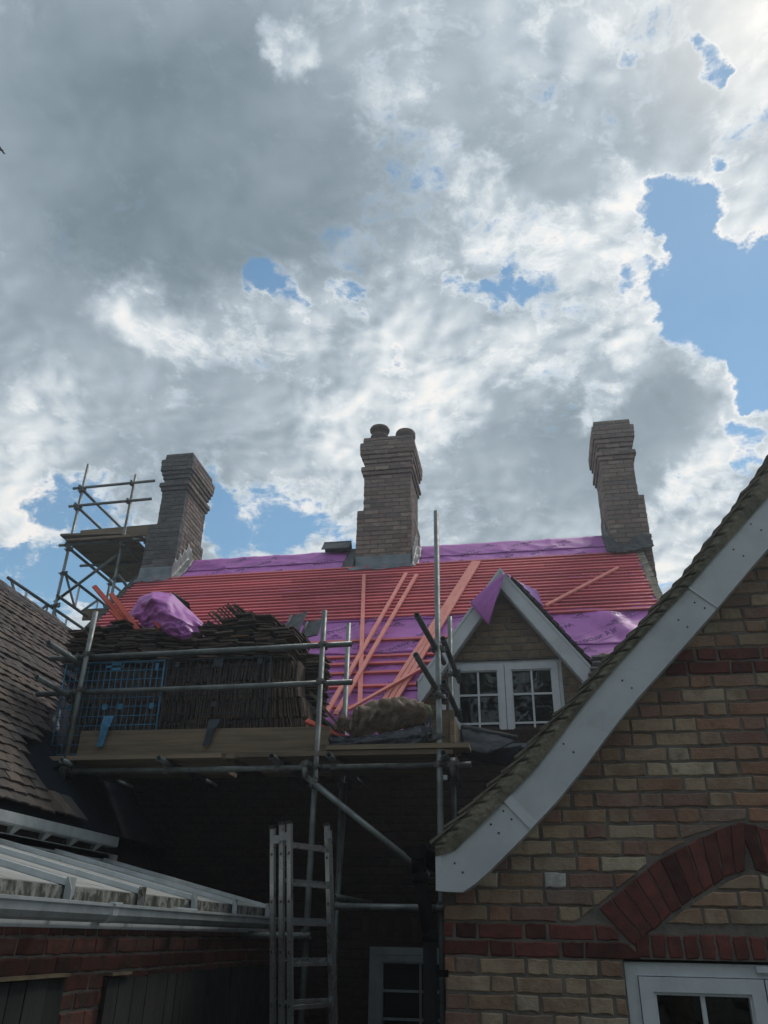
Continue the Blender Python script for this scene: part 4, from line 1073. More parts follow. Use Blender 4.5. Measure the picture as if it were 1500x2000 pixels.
# right hand limit of the tiles still in place, measured on the roof plane
LIM = sorted([(s_, y_) for s_, y_ in [((lambda p: ((p-Vector((WR.x, p.y, WR.z))).dot(WD), p.y))(at(px, py, pl=WPL))) for px, py in ((150,1232),(147,1262),(128,1290),(122,1330),(112,1365),(105,1395),(88,1412),(92,1440),(62,1452),(40,1475),(52,1500),(80,1545),(110,1575),(160,1600))]])
def ylim(s):
    if s <= LIM[0][0]: return LIM[0][1]
    for a, b in zip(LIM, LIM[1:]):
        if s <= b[0]: return a[1]+(b[1]-a[1])*(s-a[0])/(b[0]-a[0])
    return LIM[-1][1]
tvar = []
for v_ in range(6):
    mb = MB(); rr = random.Random(v_)
    nx = 4; top = []; 
    for j_ in range(2):
        for i_ in range(nx+1):
            x = -.0815+.163*i_/nx; yb_ = 0 if j_ == 0 else .265
            camb = .006*(1-(2*i_/nx-1)**2)+(.006*(j_ == 0))
            top.append(Vector((x, -yb_+(rr.uniform(-.006, .006) if j_ == 0 else 0), camb+rr.uniform(-.0015, .0015))))
    k = len(top); V = top+[p-Vector((0, 0, .013)) for p in top]
    Fs = [[i_, i_+1, i_+nx+2, i_+nx+1] for i_ in range(nx)]+[[k+i_+nx+1, k+i_+nx+2, k+i_+1, k+i_] for i_ in range(nx)]
    Fs += [[i_, k+i_, k+i_+1, i_+1] for i_ in range(nx)]+[[0, nx+1, k+nx+1, k], [nx, k+nx, k+2*nx+1, 2*nx+1]]
    mb.add(V, Fs); tvar.append(mb.mesh('roof_tile', 'tile_clay'))
cands = []
rr = random.Random(8)
nr = int(SW/.1)
for r_ in range(nr+1):
    s = .12+r_*.1
    if s > SW+.04: break
    y1 = ylim(s)+rr.uniform(-.07, .07); y = y1; 
    sag = .012*fbm(r_*.9, 3.)
    while y > 3.0:
        yy = y+(.0825 if r_ % 2 else 0)-.08
        if yy < y1+.02:
            # local frame: x along -? width along Y, y up the slope (tail at 0), z normal
            tl = R(5.2)+rr.uniform(-.02, .03)
            up = -WD; d2 = up*cos(tl)-WN*sin(tl)*1.; n2 = WN*cos(tl)+up*sin(tl)
            wob = rr.uniform(-.05, .05); yv = Vector((0, 1, 0))
            xv = (yv*cos(wob)+d2*sin(wob)); dv = (d2*cos(wob)-yv*sin(wob))
            # tile mesh runs from tail (local y=0) to -y ; so local -y is up the slope
            M = Matrix((xv, -dv, xv.cross(-dv))).transposed().to_4x4()
            if M.to_3x3().col[2].dot(WN) < 0: M = Matrix((-xv, -dv, (-xv).cross(-dv))).transposed().to_4x4()
            M.translation = wing_pt(yy, s+sag*.3+rr.uniform(-.010, .010), .012+rr.uniform(-.003, .006)+sag)
            p = M.translation; d_ = (p-CAM_POS).length
            q_ = p-CAM_POS; zc_ = q_.dot(cam_f); px = 750+FPX*q_.dot(cam_r)/zc_ if zc_ > .1 else -999
            cands.append((px > -25 and d_ > 0, d_, M))
        y -= .166
vis = sorted([c for c in cands if c[0]], key=lambda c: c[1]); rest = [c for c in cands if not c[0]]+vis[290:]
for _, _, M in vis[:290]: put_mesh('roof_tile', rr.choice(tvar), M, lw)
mb = MB()
for _, _, M in rest:
    me = rr.choice(tvar); k = len(mb.v); mb.v += [M @ v_.co for v_ in me.vertices]
    for p in me.polygons: mb.f.append([i+k for i in p.vertices]); mb.mi.append(0); mb.sm.append(False)
mb.build('tile_courses', 'tile_clay', lw, kind='stuff')
# ridge tiles
y = 4.0
while y < 9.3:
    mb = MB(); L = .43
    mb.grid(lambda u, v: (WR.x+.12*cos(pi*u), y+L*v, WR.z-.115+.10*sin(pi*u)+.008*(v > .9)), 8, 1, sm=False); o = mb.build('ridge_tile', 'tile_dark', lw); solidify(o, .014); y += .445
# gutter on brackets under the tiles
zg0, zg1 = 2.835, 2.905
mb = MB(); mb.box((-3.50, 3.95, (zg0+zg1)/2), (.012, 5.6, zg1-zg0)); mb.box((-3.545, 3.95, zg0-.004), (.09, 5.6, .008)); mb.build('gutter', 'upvc_grimy', lw)
mb = MB(); mb.box((-3.57, 3.95, 2.75), (.02, 5.6, .045)); mb.box((-3.60, 3.95, 2.72), (.09, 5.6, .012)); mb.build('fascia', 'upvc_grimy', lw)
for px in (-30, 40, 100, 152, 198):
    p = at(px, 1600+px*.25, X=-3.5); mb = MB(); mb.prism([(-3.515, p.y-.05, 2.835), (-3.515, p.y+.05, 2.835), (-3.575, p.y+.02, 2.775), (-3.575, p.y-.005, 2.775)], (.012, 0, 0)); 
    mb.prism([(-3.515, p.y-.006, 2.84), (-3.59, p.y-.006, 2.84), (-3.59, p.y-.006, 2.76)], (0, .012, 0)); mb.build('gutter_bracket', 'upvc_grimy', lw)
# stripped valley between tiled wing and house: felt, valley board, broken timber
sheet('valley_felt', [[at(60,1440,X=-4.35), at(85,1432,X=-4.3), at(112,1428,X=-4.25)], [at(52,1468,X=-4.2), at(80,1470,X=-4.15), at(108,1466,X=-4.12)], [at(75,1500,X=-4.0), at(95,1500,X=-3.98), at(118,1496,X=-3.95)]], 12, 12, lambda u, v: (.02*fbm(u*4, v*4, 3), 0, .02*fbm(u*4, v*4, 8)), 'roofing_felt', lw)
sheet('valley_felt', [[at(96,1395,X=-4.55), at(118,1385,X=-4.5)], [at(90,1432,X=-4.4), at(115,1428,X=-4.35)]], 8, 8, lambda u, v: (.02*fbm(u*4, v*4, 13), 0, .02*fbm(u*4, v*4, 18)), 'lead_black', lw)
def offcut(name, a, b, w, t, mt, label, cat='timber', up=(0, 0, 1), group=None):
    mb = MB(); mb.bar(a, b, w, t, up); return mb.build(name, mt, label=label, cat=cat, group=group)
offcut('broken_board', at(22,1486,X=-3.85), at(55,1528,X=-3.72), .10, .02, 'wood_old', 'pale broken board lying at the foot of the left tile roof under the scaffold end', up=WN)

# ================================================================== conservatory with its brick and boarded wall
cs = thing('conservatory', 'lean-to conservatory with white glazing bars, mouldy caps and white gutter', 'conservatory', (-2.2, 3.5, 0))
CX, CZ, CT = -2.15, 2.385, math.tan(R(13)); CY0, CY1 = -1.5, 6.95
def croof(x, y, h=0.): return Vector((x, y, CZ+(CX-x)*CT+h))
mb = MB(); 
ybars = [3.687-.742*k_ for k_ in range(7, 0, -1)]+[ 3.687, 4.437, 5.180, 5.930, 6.690]
for a, b in zip(ybars, ybars[1:]):
    m_ = MB(); m_.prism([croof(CX, a+.004, 0), croof(-3.6, a+.004, 0), croof(-3.6, a+.004, -.016), croof(CX, a+.004, -.016)], (0, b-a-.008, 0)); m_.build('roof_panel', 'polycarb', cs)
for y in ybars:
    m_ = MB(); m_.prism([croof(CX+.03, y-.03, .002), croof(-3.6, y-.03, .002), croof(-3.6, y-.022, .032), croof(CX+.03, y-.022, .032)], (0, .001, 0))
    m_ = MB()
    a0, a1 = croof(CX+.03, y, 0), croof(-3.6, y, 0)
    prof = [(-.032, .002), (.032, .002), (.024, .030), (-.024, .030)]
    m_.add([a0+Vector((0, q_[0], q_[1])) for q_ in prof]+[a1+Vector((0, q_[0], q_[1])) for q_ in prof], [(0,1,2,3),(7,6,5,4),(0,4,5,1),(1,5,6,2),(2,6,7,3),(3,7,4,0)])
    bar_ = m_.build('glazing_bar', 'upvc_grimy', cs)
    m_ = MB(); c = Vector((CX+.034, y, CZ))
    m_.prism([c+Vector((0, -.036, .030)), c+Vector((0, .036, .030)), c+Vector((0, .036, -.040)), c+Vector((0, .018, -.066)), c+Vector((0, -.036, -.066))], (.010, 0, 0))
    m_.prism([c+Vector((.010, -.036, .030)), c+Vector((.034, -.036, -.02)), c+Vector((.034, -.036, -.064)), c+Vector((.010, -.036, -.066))], (0, .006, 0))
    m_.build('end_cap', 'mould_cap' if False else ('upvc_grimy' if abs(y-4.437) > .01 else 'upvc_mould'), bar_)
mb = MB(); mb.box((CX+.012, (CY0+CY1)/2, CZ-.036), (.012, CY1-CY0, .060)); mb.build('eaves_strip', 'upvc_mould', cs)
# higher wall-side flashing bars
mb = MB(); mb.box((-3.585, 4.3, CZ+(CX+3.55)*CT+.045), (.05, 5.2, .05)); mb.build('wall_bar', 'upvc_grimy', cs)
# gutter: ogee front, moulded lip, joint bracket, fascia below
GXF = CX+.105
prof = [(CX+.02, 2.312), (GXF-.012, 2.318), (GXF, 2.318), (GXF, 2.306), (GXF-.006, 2.298), (GXF-.010, 2.270), (GXF-.030, 2.246), (GXF-.045, 2.236), (CX+.03, 2.236)]
mb = MB()
for (a, b), (c, d) in zip(prof[1:], prof[2:]): mb.prism([(a, CY0, b), (c, CY0, d), (c-.004, CY0, d+.002), (a-.004, CY0, b+.002)], (0, CY1-CY0, 0))
gt = mb.build('gutter', 'upvc_grimy', cs)
for y, w in ((4.02, .055),):
    mb = MB(); mb.prism([(a+.004, y, b-(.002 if i > 3 else -.002)) for i, (a, b) in enumerate(prof)], (0, w, 0)); mb.box((GXF-.01, y+w/2, 2.322), (.03, w+.03, .008)); mb.build('gutter_union', 'upvc_white', gt)
mb = MB(); mb.box((GXF-.02, 4.95, 2.325), (.03, .30, .008)); mb.build('gutter_clip', 'upvc_white', gt)
mb = MB(); mb.box((CX+.012, (CY0+CY1)/2, 2.226), (.016, CY1-CY0, .034)); mb.build('fascia', 'upvc_white', cs)
# wall under it (plane X = CWX)
CWX = -2.2
CF = frame((CWX, 0, 0), (0, 1, 0), (0, 0, 1))
mb = MB(); mb.box((CWX-.06, (CY0+7.8)/2, 1.11), (.12, 7.8-CY0, 2.21)); mb.build('wall', 'mortar', cs)
rows = []
zc0 = 2.178
for i in range(30):
    z = zc0-.0765*i
    if z < 0: break
    rows.append((z, .0765, CY0, 7.8, 'stretcher' if i > 0 else 'flemish', i, 'brick_garden', .07))
lay(cs, CF, rows, part_ok=lambda c: c[1] > 1.95 or (4.1 < c[0] < 5.2 and c[1] > 1.55), rnd=random.Random(4))
# dark weathered boards fixed over the lower wall, leaving a strip of brick bare
rr = random.Random(12); y = -1.4
ztop = 2.016
while y < 7.6:
    w = rr.uniform(.10, .17)
    if 3.93 < y+w/2 < 4.30: y += w*.6; continue
    mb = MB(); tz = ztop-rr.uniform(.0, .012)-(.02 if y > 4.3 else 0)
    mb.box((CWX+.022+rr.uniform(0, .008), y+w/2, tz/2), (.018, w-.006, tz)); 
    mb.build('fence_board', 'fence_dark', cs)
    y += w
mb = MB(); mb.box((CWX+.03, 3.35, ztop+.004), (.05, 1.1, .014)); mb.box((CWX+.03, 4.42, ztop-.008), (.05, .22, .014)); mb.build('capping_strip', 'wood_old', cs)

# ================================================================== scaffold in front of the house
TR = .0242
sc_ = thing('scaffold', 'galvanised tube scaffold with boarded lift in front of the stripped roof', 'scaffold', (-2.2, 6.9, 0))
def tube(parent, a, b, r=TR, mt='galvanised', name='tube', **kw):
    mb = MB(); mb.tube(a, b, r, 16); o = mb.build(name, mt, parent, **kw); return o
def _coupler():
    mb = MB(); r0, r1 = TR+.001, TR+.0065
    mb.lathe([(r0, -.024), (r1, -.024), (r1+.002, 0), (r1, .024), (r0, .024)], (0, 0, 0), 14, (0, 0, 1), sm=False)
    mb.lathe([(r0, -.024), (r1, -.024), (r1+.002, 0), (r1, .024), (r0, .024)], (0, .058, 0), 14, (1, 0, 0), sm=False)
    mb.box((0, .029, 0), (.05, .02, .05))
    mb.tube((.030, -.03, 0), (.030, .025, 0), .007, 6, solid=True); mb.box((.030, -.034, 0), (.02, .013, .018)); mb.box((.036, .012, 0), (.022, .03, .034))
    mb.tube((-.005, .058, .030), (-.005, .02, .036), .007, 6, solid=True); mb.box((0, .075, .034), (.03, .03, .014)); mb.box((-.034, 0, 0), (.012, .026, .040))
    return mb.mesh('coupler', 'coupler_steel')
CPL = _coupler()
def coupler(parent, p, tube_z=(0, 0, 1), other=(0, 1, 0), sc=1.):
    """p: axis of the first tube; local y points to the second tube"""
    z = Vector(tube_z).normalized(); y = Vector(other); y = (y-z*y.dot(z)).normalized(); x = y.cross(z)
    M = Matrix((x, y, z)).transposed().to_4x4() @ Matrix.Rotation(random.uniform(-.05, .05), 4, 'Z'); M.translation = Vector(p)
    return put_mesh('coupler', CPL, M, parent)
SXL, SXM, SXR, FY, IY = -3.927, -1.705, -.705, 6.40, 7.30
LZ = 3.405                                      # ledger height
RZ1, RZ0 = 4.43, 4.10                           # guard rails
tube(sc_, (SXL, FY, 3.33), (SXL, FY, 4.845), name='standard'); tube(sc_, (SXM, FY, 0), (SXM, FY, 4.745), name='standard'); tube(sc_, (SXR, FY, 0), (SXR+.01, FY, 5.675), name='standard')
tube(sc_, (-1.69, IY, 0), (-1.69, IY, 4.955), name='standard'); tube(sc_, (-.675, IY, 0), (-.675, IY, 4.975), name='standard')
RY = FY+.056
tube(sc_, (-4.30, RY, LZ-.004), (-.455, RY, LZ+.004), name='ledger')
tube(sc_, (-4.32, RY, RZ1-.012), (-1.455, RY, RZ1+.016), name='guard_rail'); tube(sc_, (-4.38, RY, RZ0-.012), (-1.44, RY, RZ0+.006), name='guard_rail')
for x, z in ((SXL, LZ), (SXL, RZ1), (SXL, RZ0), (SXM, LZ), (SXM, RZ1), (SXM, RZ0), (SXR, LZ)): coupler(sc_, (x, FY, z))
for x in (-1.69, -.675): coupler(sc_, (x, IY, LZ))
# putlogs: open ends above the ledger
for px, py, ya in ((118,1492,6.28),(306,1500,6.26),(529,1487,6.26),(641,1484,6.25),(866,1477,6.24)):
    p = at(px, py, Y=ya); z = LZ+.05
    tube(sc_, (p.x, ya, z+.008), (p.x, IY+.30, z), name='transom'); coupler(sc_, (p.x, RY, z), (0, 1, 0), (0, 0, -1))
# hanging tube ends and brace
pz = at(597, 1490, Y=6.30); tube(sc_, (pz.x, 6.31, 3.30), (pz.x-.01, 6.31, pz.z), name='tube'); coupler(sc_, (pz.x, 6.31, LZ), (0, 0, 1), (0, 1, 0))
pz = at(884, 1480, Y=6.30); tube(sc_, (pz.x, 6.31, 3.30), (pz.x, 6.31, pz.z), name='tube'); coupler(sc_, (pz.x, 6.31, LZ-.02), (0, 0, 1), (0, 1, 0))
tube(sc_, at(594, 1514, Y=6.33), at(838, 1712, Y=6.36), name='brace'); p = at(614, 1528, Y=6.34); coupler(sc_, p, (.8, 0, -.6), (0, 1, 0))
tube(sc_, at(648, 1770, Y=6.34), at(860, 1774, Y=6.34), name='tube'); coupler(sc_, (SXR, FY, 2.39), (0, 0, 1), (0, -1, 0))
tube(sc_, (-2.6, FY-.056, 2.195), (-1.66, FY-.056, 2.195), name='tube'); coupler(sc_, (SXM, FY, 2.195), (0, 0, 1), (0, -1, 0))
tube(sc_, at(652, 1752, Y=6.42), at(652, 1752, Y=6.42)+Vector((.05, 1.2, 0)), name='tube')
tube(sc_, (-1.70, 7.05, .0), (-1.60, 7.05, 3.38), r=.02, name='standard')
# return tubes, left end and right end
for z, yn in ((4.385, 5.93), (4.065, 5.88)):
    tube(sc_, (-4.03, yn, z-.0), (-4.09, 7.4, z), name='guard_rail'); coupler(sc_, (-4.04, RY, z+.045 if 0 else RZ1-.012 if z > 4.2 else RZ0-.012), (1, 0, 0), (0, 0, -1))
d = Vector((sin(R(-3)), cos(R(-3)), .0))
for px, py, e in ((814, 1201, (852, 1268)), (812, 1279, (852, 1345))):
    a = at(px, py, Y=5.75); b = at(e[0], e[1], Y=FY+.02); tube(sc_, a, b+(b-a)*.45, name='guard_rail'); coupler(sc_, b-(b-a)*.0+Vector((.045, 0, 0)), (0, 0, 1), (-1, 0, 0))
for z in (4.42, 4.05): 
    tube(sc_, (SXR+.056, FY-.06, z), (-.675+.056, IY+.25, z-.02), name='guard_rail'); coupler(sc_, (-.675, IY, z-.02), (0, 0, 1), (1, 0, 0))
for z in (3.62, 3.95): coupler(sc_, (SXR, FY, z), (0, 0, 1), (random.choice((-1, 1)), .3, 0))
# boards of the working lift and toe boards
def board_(parent, x0, x1, y, z, w=.222, t=.038, name='scaffold_board', rot=0., mt='board_wood'):
    mb = MB(); c = Vector(((x0+x1)/2, y, z)); M3 = Matrix.Rotation(rot, 3, 'Z') @ Matrix.Rotation(random.uniform(-.012, .012), 3, 'Y'); mb.box(c, (x1-x0, w, t), M3)
    return mb.build(name, mt, parent)
rr = random.Random(21); zb_ = LZ+.05+TR+.021
for i in range(4):
    y = 6.49+i*.232
    board_(sc_, -4.12+rr.uniform(0, .1), -2.62+rr.uniform(-.1, .2), y, zb_+rr.uniform(0, .004)); board_(sc_, -2.40, -.62+rr.uniform(-.05, .12), y, zb_+.002)
    mb = MB()
board_(sc_, -1.62, -.46, 6.475, zb_+.045, .225)
mb = MB(); mb.box(((-3.90-1.625)/2, FY+.118, 3.645), (2.265, .036, .215), Matrix.Rotation(R(.25), 3, 'Y')); mb.build('toe_board', 'board_wood', sc_)
mb = MB(); mb.box(((-3.86-1.60)/2, FY+.10, 3.512), (2.28, .05, .034)); mb.build('scaffold_board', 'board_wood', sc_)
mb = MB(); mb.box((-.60, FY+.38, 3.70), (.036, .60, .21)); mb.build('toe_board', 'board_wood', sc_)
mb = MB(); mb.box((-.645, FY+.14, 3.70), (.10, .03, .33), Matrix.Rotation(R(3), 3, 'Y')); mb.build('toe_board', 'wood_old', sc_)
# ledge of grey wall board behind stack at the right return (white edge strip of the dormer frame side)
mb = MB(); mb.box((-.80, 7.82, 4.0), (.035, .06, .95)); mb.build('window_trim', 'upvc_white', house)

# ---------------------------------------------------------------- scaffold tower by the left chimney
tw = thing('scaffold_tower', 'tall tube scaffold tower with small boarded platform left of the left chimney', 'scaffold', (-6.8, 11.2, 3))
TX0, TX1, TY0, TYB = -7.235, -6.295, 10.6, 12.06
tube(tw, (TX0, TY0, 3.), (TX0+.02, TY0, 9.344), name='standard'); tube(tw, (TX1-.02, TY0, 3.), (TX1+.02, TY0, 9.05), name='standard')
tube(tw, (TX0, TYB, 3.), (TX0, TYB, 8.66+.0), name='standard'); tube(tw, (TX1+.15, TYB, 3.), (TX1+.15, TYB, 7.8), name='standard')
for z in (8.848, 8.500): tube(tw, (TX0-.12, TY0-.055, z-.01), (-5.88, TY0-.055, z+.02), name='guard_rail'); coupler(tw, (TX0, TY0, z), other=(0, -1, 0)); coupler(tw, (TX1, TY0, z+.01), other=(0, -1, 0))
for z in (8.80, 8.455): tube(tw, (TX0+.055, TY0-.1, z), (TX0+.055, TYB+.1, z), name='guard_rail'); coupler(tw, (TX0, TY0, z), other=(1, 0, 0))
PZ = 7.76
tube(tw, (TX0-.13, TY0-.055, PZ), (-5.95, TY0-.055, PZ+.02), name='transom'); tube(tw, (TX0-.2, TY0+.75, PZ), (-6.0, TY0+.75, PZ), name='transom'); tube(tw, (TX0+.3, TYB+.3, PZ), (-5.9, TYB+.3, PZ), name='transom')
tube(tw, (TX0+.055, TY0-.12, PZ-.06), (TX0+.055, TYB+.5, PZ-.06), name='ledger'); tube(tw, (TX1+.055, TY0-.12, PZ-.06), (TX1+.055, TYB+.5, PZ-.06), name='ledger'); tube(tw, (-6.02, TY0+.2, PZ-.03), (-6.02, TYB+.4, PZ-.03), name='ledger')
for x in (TX0, TX1): coupler(tw, (x, TY0, PZ), other=(0, -1, 0)); coupler(tw, (x, TY0, PZ-.06), other=(1, 0, 0)); coupler(tw, (x, TYB, PZ-.06), other=(1, 0, 0))
for i in range(5):
    mb = MB(); mb.box((TX0+.14+i*.232, TY0+.72, PZ+.045), (.222, 1.75, .038)); mb.build('scaffold_board', 'board_wood', tw)
for y, x0, x1, z in ((TY0-.03, TX0-.10, -6.25, PZ+.10), (TY0+.12, TX0+.1, -6.0, PZ+.12)):
    mb = MB(); mb.box(((x0+x1)/2, y, z+.035), (x1-x0, .222, .036), Matrix.Rotation(R(2), 3, 'Y')); mb.build('scaffold_board', 'board_wood', tw)
mb = MB(); mb.box((-6.50, TY0+.22, 8.07), (1.42, .036, .20), Matrix.Rotation(R(-1), 3, 'Y')); mb.build('toe_board', 'board_wood', tw)
mb = MB(); mb.box((-6.02, TY0+.65, 7.96), (.036, .85, .22)); mb.build('toe_board', 'board_wood', tw)
tube(tw, at(106, 1176, Y=TY0+.06), at(230, 1083, Y=TY0+.06), name='brace')
tube(tw, (TX1+.05, TY0, 7.20), (TX1+.42, TY0+.9, 6.6), name='brace')
coupler(tw, (TX1, TY0, 7.12), other=(0, 1, 0)); coupler(tw, (TX1, TY0, 6.72), other=(0, 1, 0)); coupler(tw, (TX0, TY0, 6.72), other=(1, 0, 0)); coupler(tw, (TX0, TY0, 7.27), other=(1, 0, 0))
def ladder_beam(parent, x, y0, y1, zt, zb, fx=0.):
    tube(parent, (x, y0, zt), (x+fx, y1, zt), name='beam_chord'); tube(parent, (x, y0, zb), (x+fx, y1, zb), name='beam_chord')
    n = max(2, int(abs(y1-y0)/.52)); 
    for i in range(n):
        ya = y0+(y1-y0)*(i+.15)/n; yb_ = y0+(y1-y0)*(i+.85)/n
        f = lambda y: x+fx*(y-y0)/(y1-y0)
        a, b = (zt, zb) if i % 2 == 0 else (zb, zt)
        mb = MB(); mb.bar((f(ya), ya, a), (f(yb_), yb_, b), .018, .040, (0, 1, 0)); mb.build('beam_lacing', 'galvanised' , parent)
        mb = MB(); mb.bar((f(yb_), yb_, zt), (f(yb_), yb_, zb), .018, .036, (0, 1, 0)); mb.build('beam_lacing', 'aluminium', parent)
e = at(220, 1196, X=TX0+.03); ladder_beam(tw, TX0+.04, TY0-.05, 13.1, 7.27, 6.87)
a = at(15, 1131, X=TX0-.03); zc = at(105, 1186, Y=TY0).z
ladder_beam(tw, TX0-.055, 9.43, 12.9, 6.70, 6.30)
mb = MB(); mb.box(at(182, 1200, Y=11.5), (.36, .03, .20)); mb.build('scaffold_board', 'board_wood', tw)

# ================================================================== mesh guards hooked on the rails
def brick_guard(x0, x1, tilt, mt, label, clips):
    root = thing('brick_guard', label, 'mesh guard', ((x0+x1)/2, FY+.10, 3.53), 'mesh guards hooked over the guard rails')
    def pt(u, v): return Vector((x0+(x1-x0)*u-tilt*(1-v)*(1-.3*u), FY+.118+.03*(1-v)-.02, 3.56+(4.375-3.56)*v))
    mb = MB()
    for a, b in (((0,0),(0,1)),((1,0),(1,1)),((0,0),(1,0)),((0,1),(1,1))): mb.tube(pt(*a), pt(*b), .0085, 6, solid=True)
    mb.build('frame', mt, root)
    nx_, nz_ = 17, 10
    for i in range(1, nx_): mb = MB(); mb.tube(pt(i/nx_, 0), pt(i/nx_, 1), .0042, 5, solid=True); mb.build('wire', mt, root)
    for j_ in range(1, nz_): mb = MB(); mb.tube(pt(0, j_/nz_)+Vector((0, -.004, 0)), pt(1, j_/nz_)+Vector((0, -.004, 0)), .0042, 5, solid=True); mb.build('wire', mt, root)
    for u, v, w, h in clips:
        mb = MB(); c = pt(u, v); mb.box(c+Vector((0, -.008, 0)), (w, .004, h)); mb.build('clip_plate', mt, root)
    return root, pt
gb, ptb = brick_guard(-4.17, -3.20, .0, 'guard_blue', 'bright blue wire mesh guard at the left end of the scaffold rails', [(.52,.95,.09,.07),(.5,.95,.16,.02),(.93,.93,.03,.07),(.12,.95,.05,.05),(.12,.50,.04,.05),(.47,.50,.05,.05),(.62,.50,.05,.05),(.93,.50,.04,.05)])
gd, ptd = brick_guard(-3.17, -2.20, .0, 'guard_dark', 'dull grey-black wire mesh guard in the middle of the scaffold rails', [(.5,.95,.09,.07),(.1,.95,.04,.05),(.9,.95,.04,.05),(.5,.5,.05,.05)])
for root, px, py0, py1, mt in ((gb, 203, 1398, 1458, 'guard_blue'), (gd, 410, 1405, 1456, 'guard_dark')):
    yb = FY+.085; a = at(px+10, py0, Y=yb); m_ = at(px+2, (py0+py1)/2-4, Y=yb-.02); b = at(px-8, py1, Y=yb-.012)
    mb = MB(); w = .05
    mb.prism([a+Vector((-w, 0, 0)), a+Vector((w, 0, 0)), m_+Vector((w*.9, 0, .02)), m_+Vector((-w*.9, 0, 0))], (0, -.004, 0))
    mb.prism([m_+Vector((-w*.7, -.001, .0)), m_+Vector((w*.7, -.001, .03)), b+Vector((w*.6, 0, 0)), b+Vector((-w*.6, 0, 0))], (0, -.004, 0))
    mb.build('hook', mt, root)

# ================================================================== stacked roof tiles on the lift
TSG = 'old clay tiles stacked on the scaffold'
BASEZ = 3.515
def tile_mesh(seed):
    mb = MB(); rr = random.Random(seed); L, w, t = .265, .165, .0125; k = 3; V = []
    for i in range(k+1):
        x = -L/2+L*i/k; c = .006*sin(pi*i/k)
        for y in (-w/2, w/2):
            for z in (0, t): V.append(Vector((x+rr.uniform(-.003, .003), y+rr.uniform(-.004, .004), z+c+rr.uniform(-.0012, .0012))))
    Fs = [[0,1,3,2],[4*k,4*k+2,4*k+3,4*k+1]]
    for i in range(k):
        a = 4*i; b = a+4; Fs += [[a+1, a+3, b+3, b+1], [a, b, b+2, a+2], [a, a+1, b+1, b], [a+2, b+2, b+3, a+3]]
    mb.add(V, Fs)
    me = mb.mesh('roof_tile', 'tile_stack'); return me
TM = [tile_mesh(i) for i in range(8)]
items = []                                       # (score, matrix, label)
rr = random.Random(77)
L_ROW = ['dark clay roof tile standing on edge in the top row of the tile stack', 'dark clay roof tile standing on edge in a lower row of the tile stack']
for row in range(5):
    z = BASEZ+.0825+row*.171; xr = -1.83-.035*row-(.02 if row > 2 else 0); x = -4.10
    while x < xr:
        lean = .10*fbm(x*1.7, row*3.1, 1., 2)+rr.uniform(-.035, .035)
        if x > xr-.55 and row < 4: lean -= .30*(x-(xr-.55))/.55*(1.2-.2*row)
        # tile: long axis along Y, width vertical, thickness along X
        M = Matrix.Translation((x, 6.735+rr.uniform(-.012, .012)+.02*fbm(x*3, row*2.), z+rr.uniform(-.006, .006))) @ Matrix.Rotation(lean, 4, 'Y') @ Matrix.Rotation(rr.uniform(-.05, .05), 4, 'Z') @ Matrix.Rotation(R(90), 4, 'Y') @ Matrix.Rotation(R(90), 4, 'Z') @ Matrix.Translation((0, 0, -.006))
        # local x->Y, local y->Z?, local z->X
        B = Matrix(((0, 0, 1, 0), (1, 0, 0, 0), (0, 1, 0, 0), (0, 0, 0, 1)))
        M = Matrix.Translation((x, 6.735+rr.uniform(-.022, .022)+.02*fbm(x*3, row*2.), z+rr.uniform(-.009, .009))) @ Matrix.Rotation(lean, 4, 'Y') @ Matrix.Rotation(rr.uniform(-.06, .06), 4, 'Z') @ B
        items.append((row*1.0 if row < 4 else 10, M, L_ROW[0 if row == 4 else 1]))
        x += rr.choice((.0165, .0175, .0185, .020, .0245))
# flat-laid heaps on top: profile read off the photograph
PROF = [(-4.26,4.69),(-4.1,4.74),(-3.95,4.78),(-3.86,4.84),(-3.74,4.80),(-3.66,4.72),(-3.55,4.72),(-3.44,4.76),(-3.3,4.74),(-3.18,4.66),(-3.0,4.66),(-2.85,4.70),(-2.72,4.76),(-2.62,4.84),(-2.45,4.86),(-2.36,4.80),(-2.22,4.75),(-2.10,4.64),(-1.98,4.50)]
COLN = ['leftmost pile beside the corner standard', 'second pile from the left standard', 'pile under the red offcuts', 'pile right of the red offcuts', 'pile under the left edge of the purple scrap', 'pile under the middle of the purple scrap',
        'pile under the right end of the purple scrap', 'low pile right of the purple scrap', 'pile left of the highest heap', 'highest heap', 'pile just right of the highest heap', 'last pile before the grey ridge tiles']
ORD = ['topmost', 'second', 'third', 'fourth', 'fifth', 'sixth', 'seventh', 'eighth', 'ninth', 'tenth']
cols_ = [(-4.17,.165),(-3.99,.2),(-3.80,.2),(-3.60,.19),(-3.42,.2),(-3.22,.19),(-3.03,.2),(-2.84,.19),(-2.67,.18),(-2.50,.2),(-2.31,.19),(-2.13,.18)]
L_TOP = ['flat-laid mossy roof tile in the heap topping the tile stack, left half', 'flat-laid mossy roof tile in the heap topping the tile stack, right half']
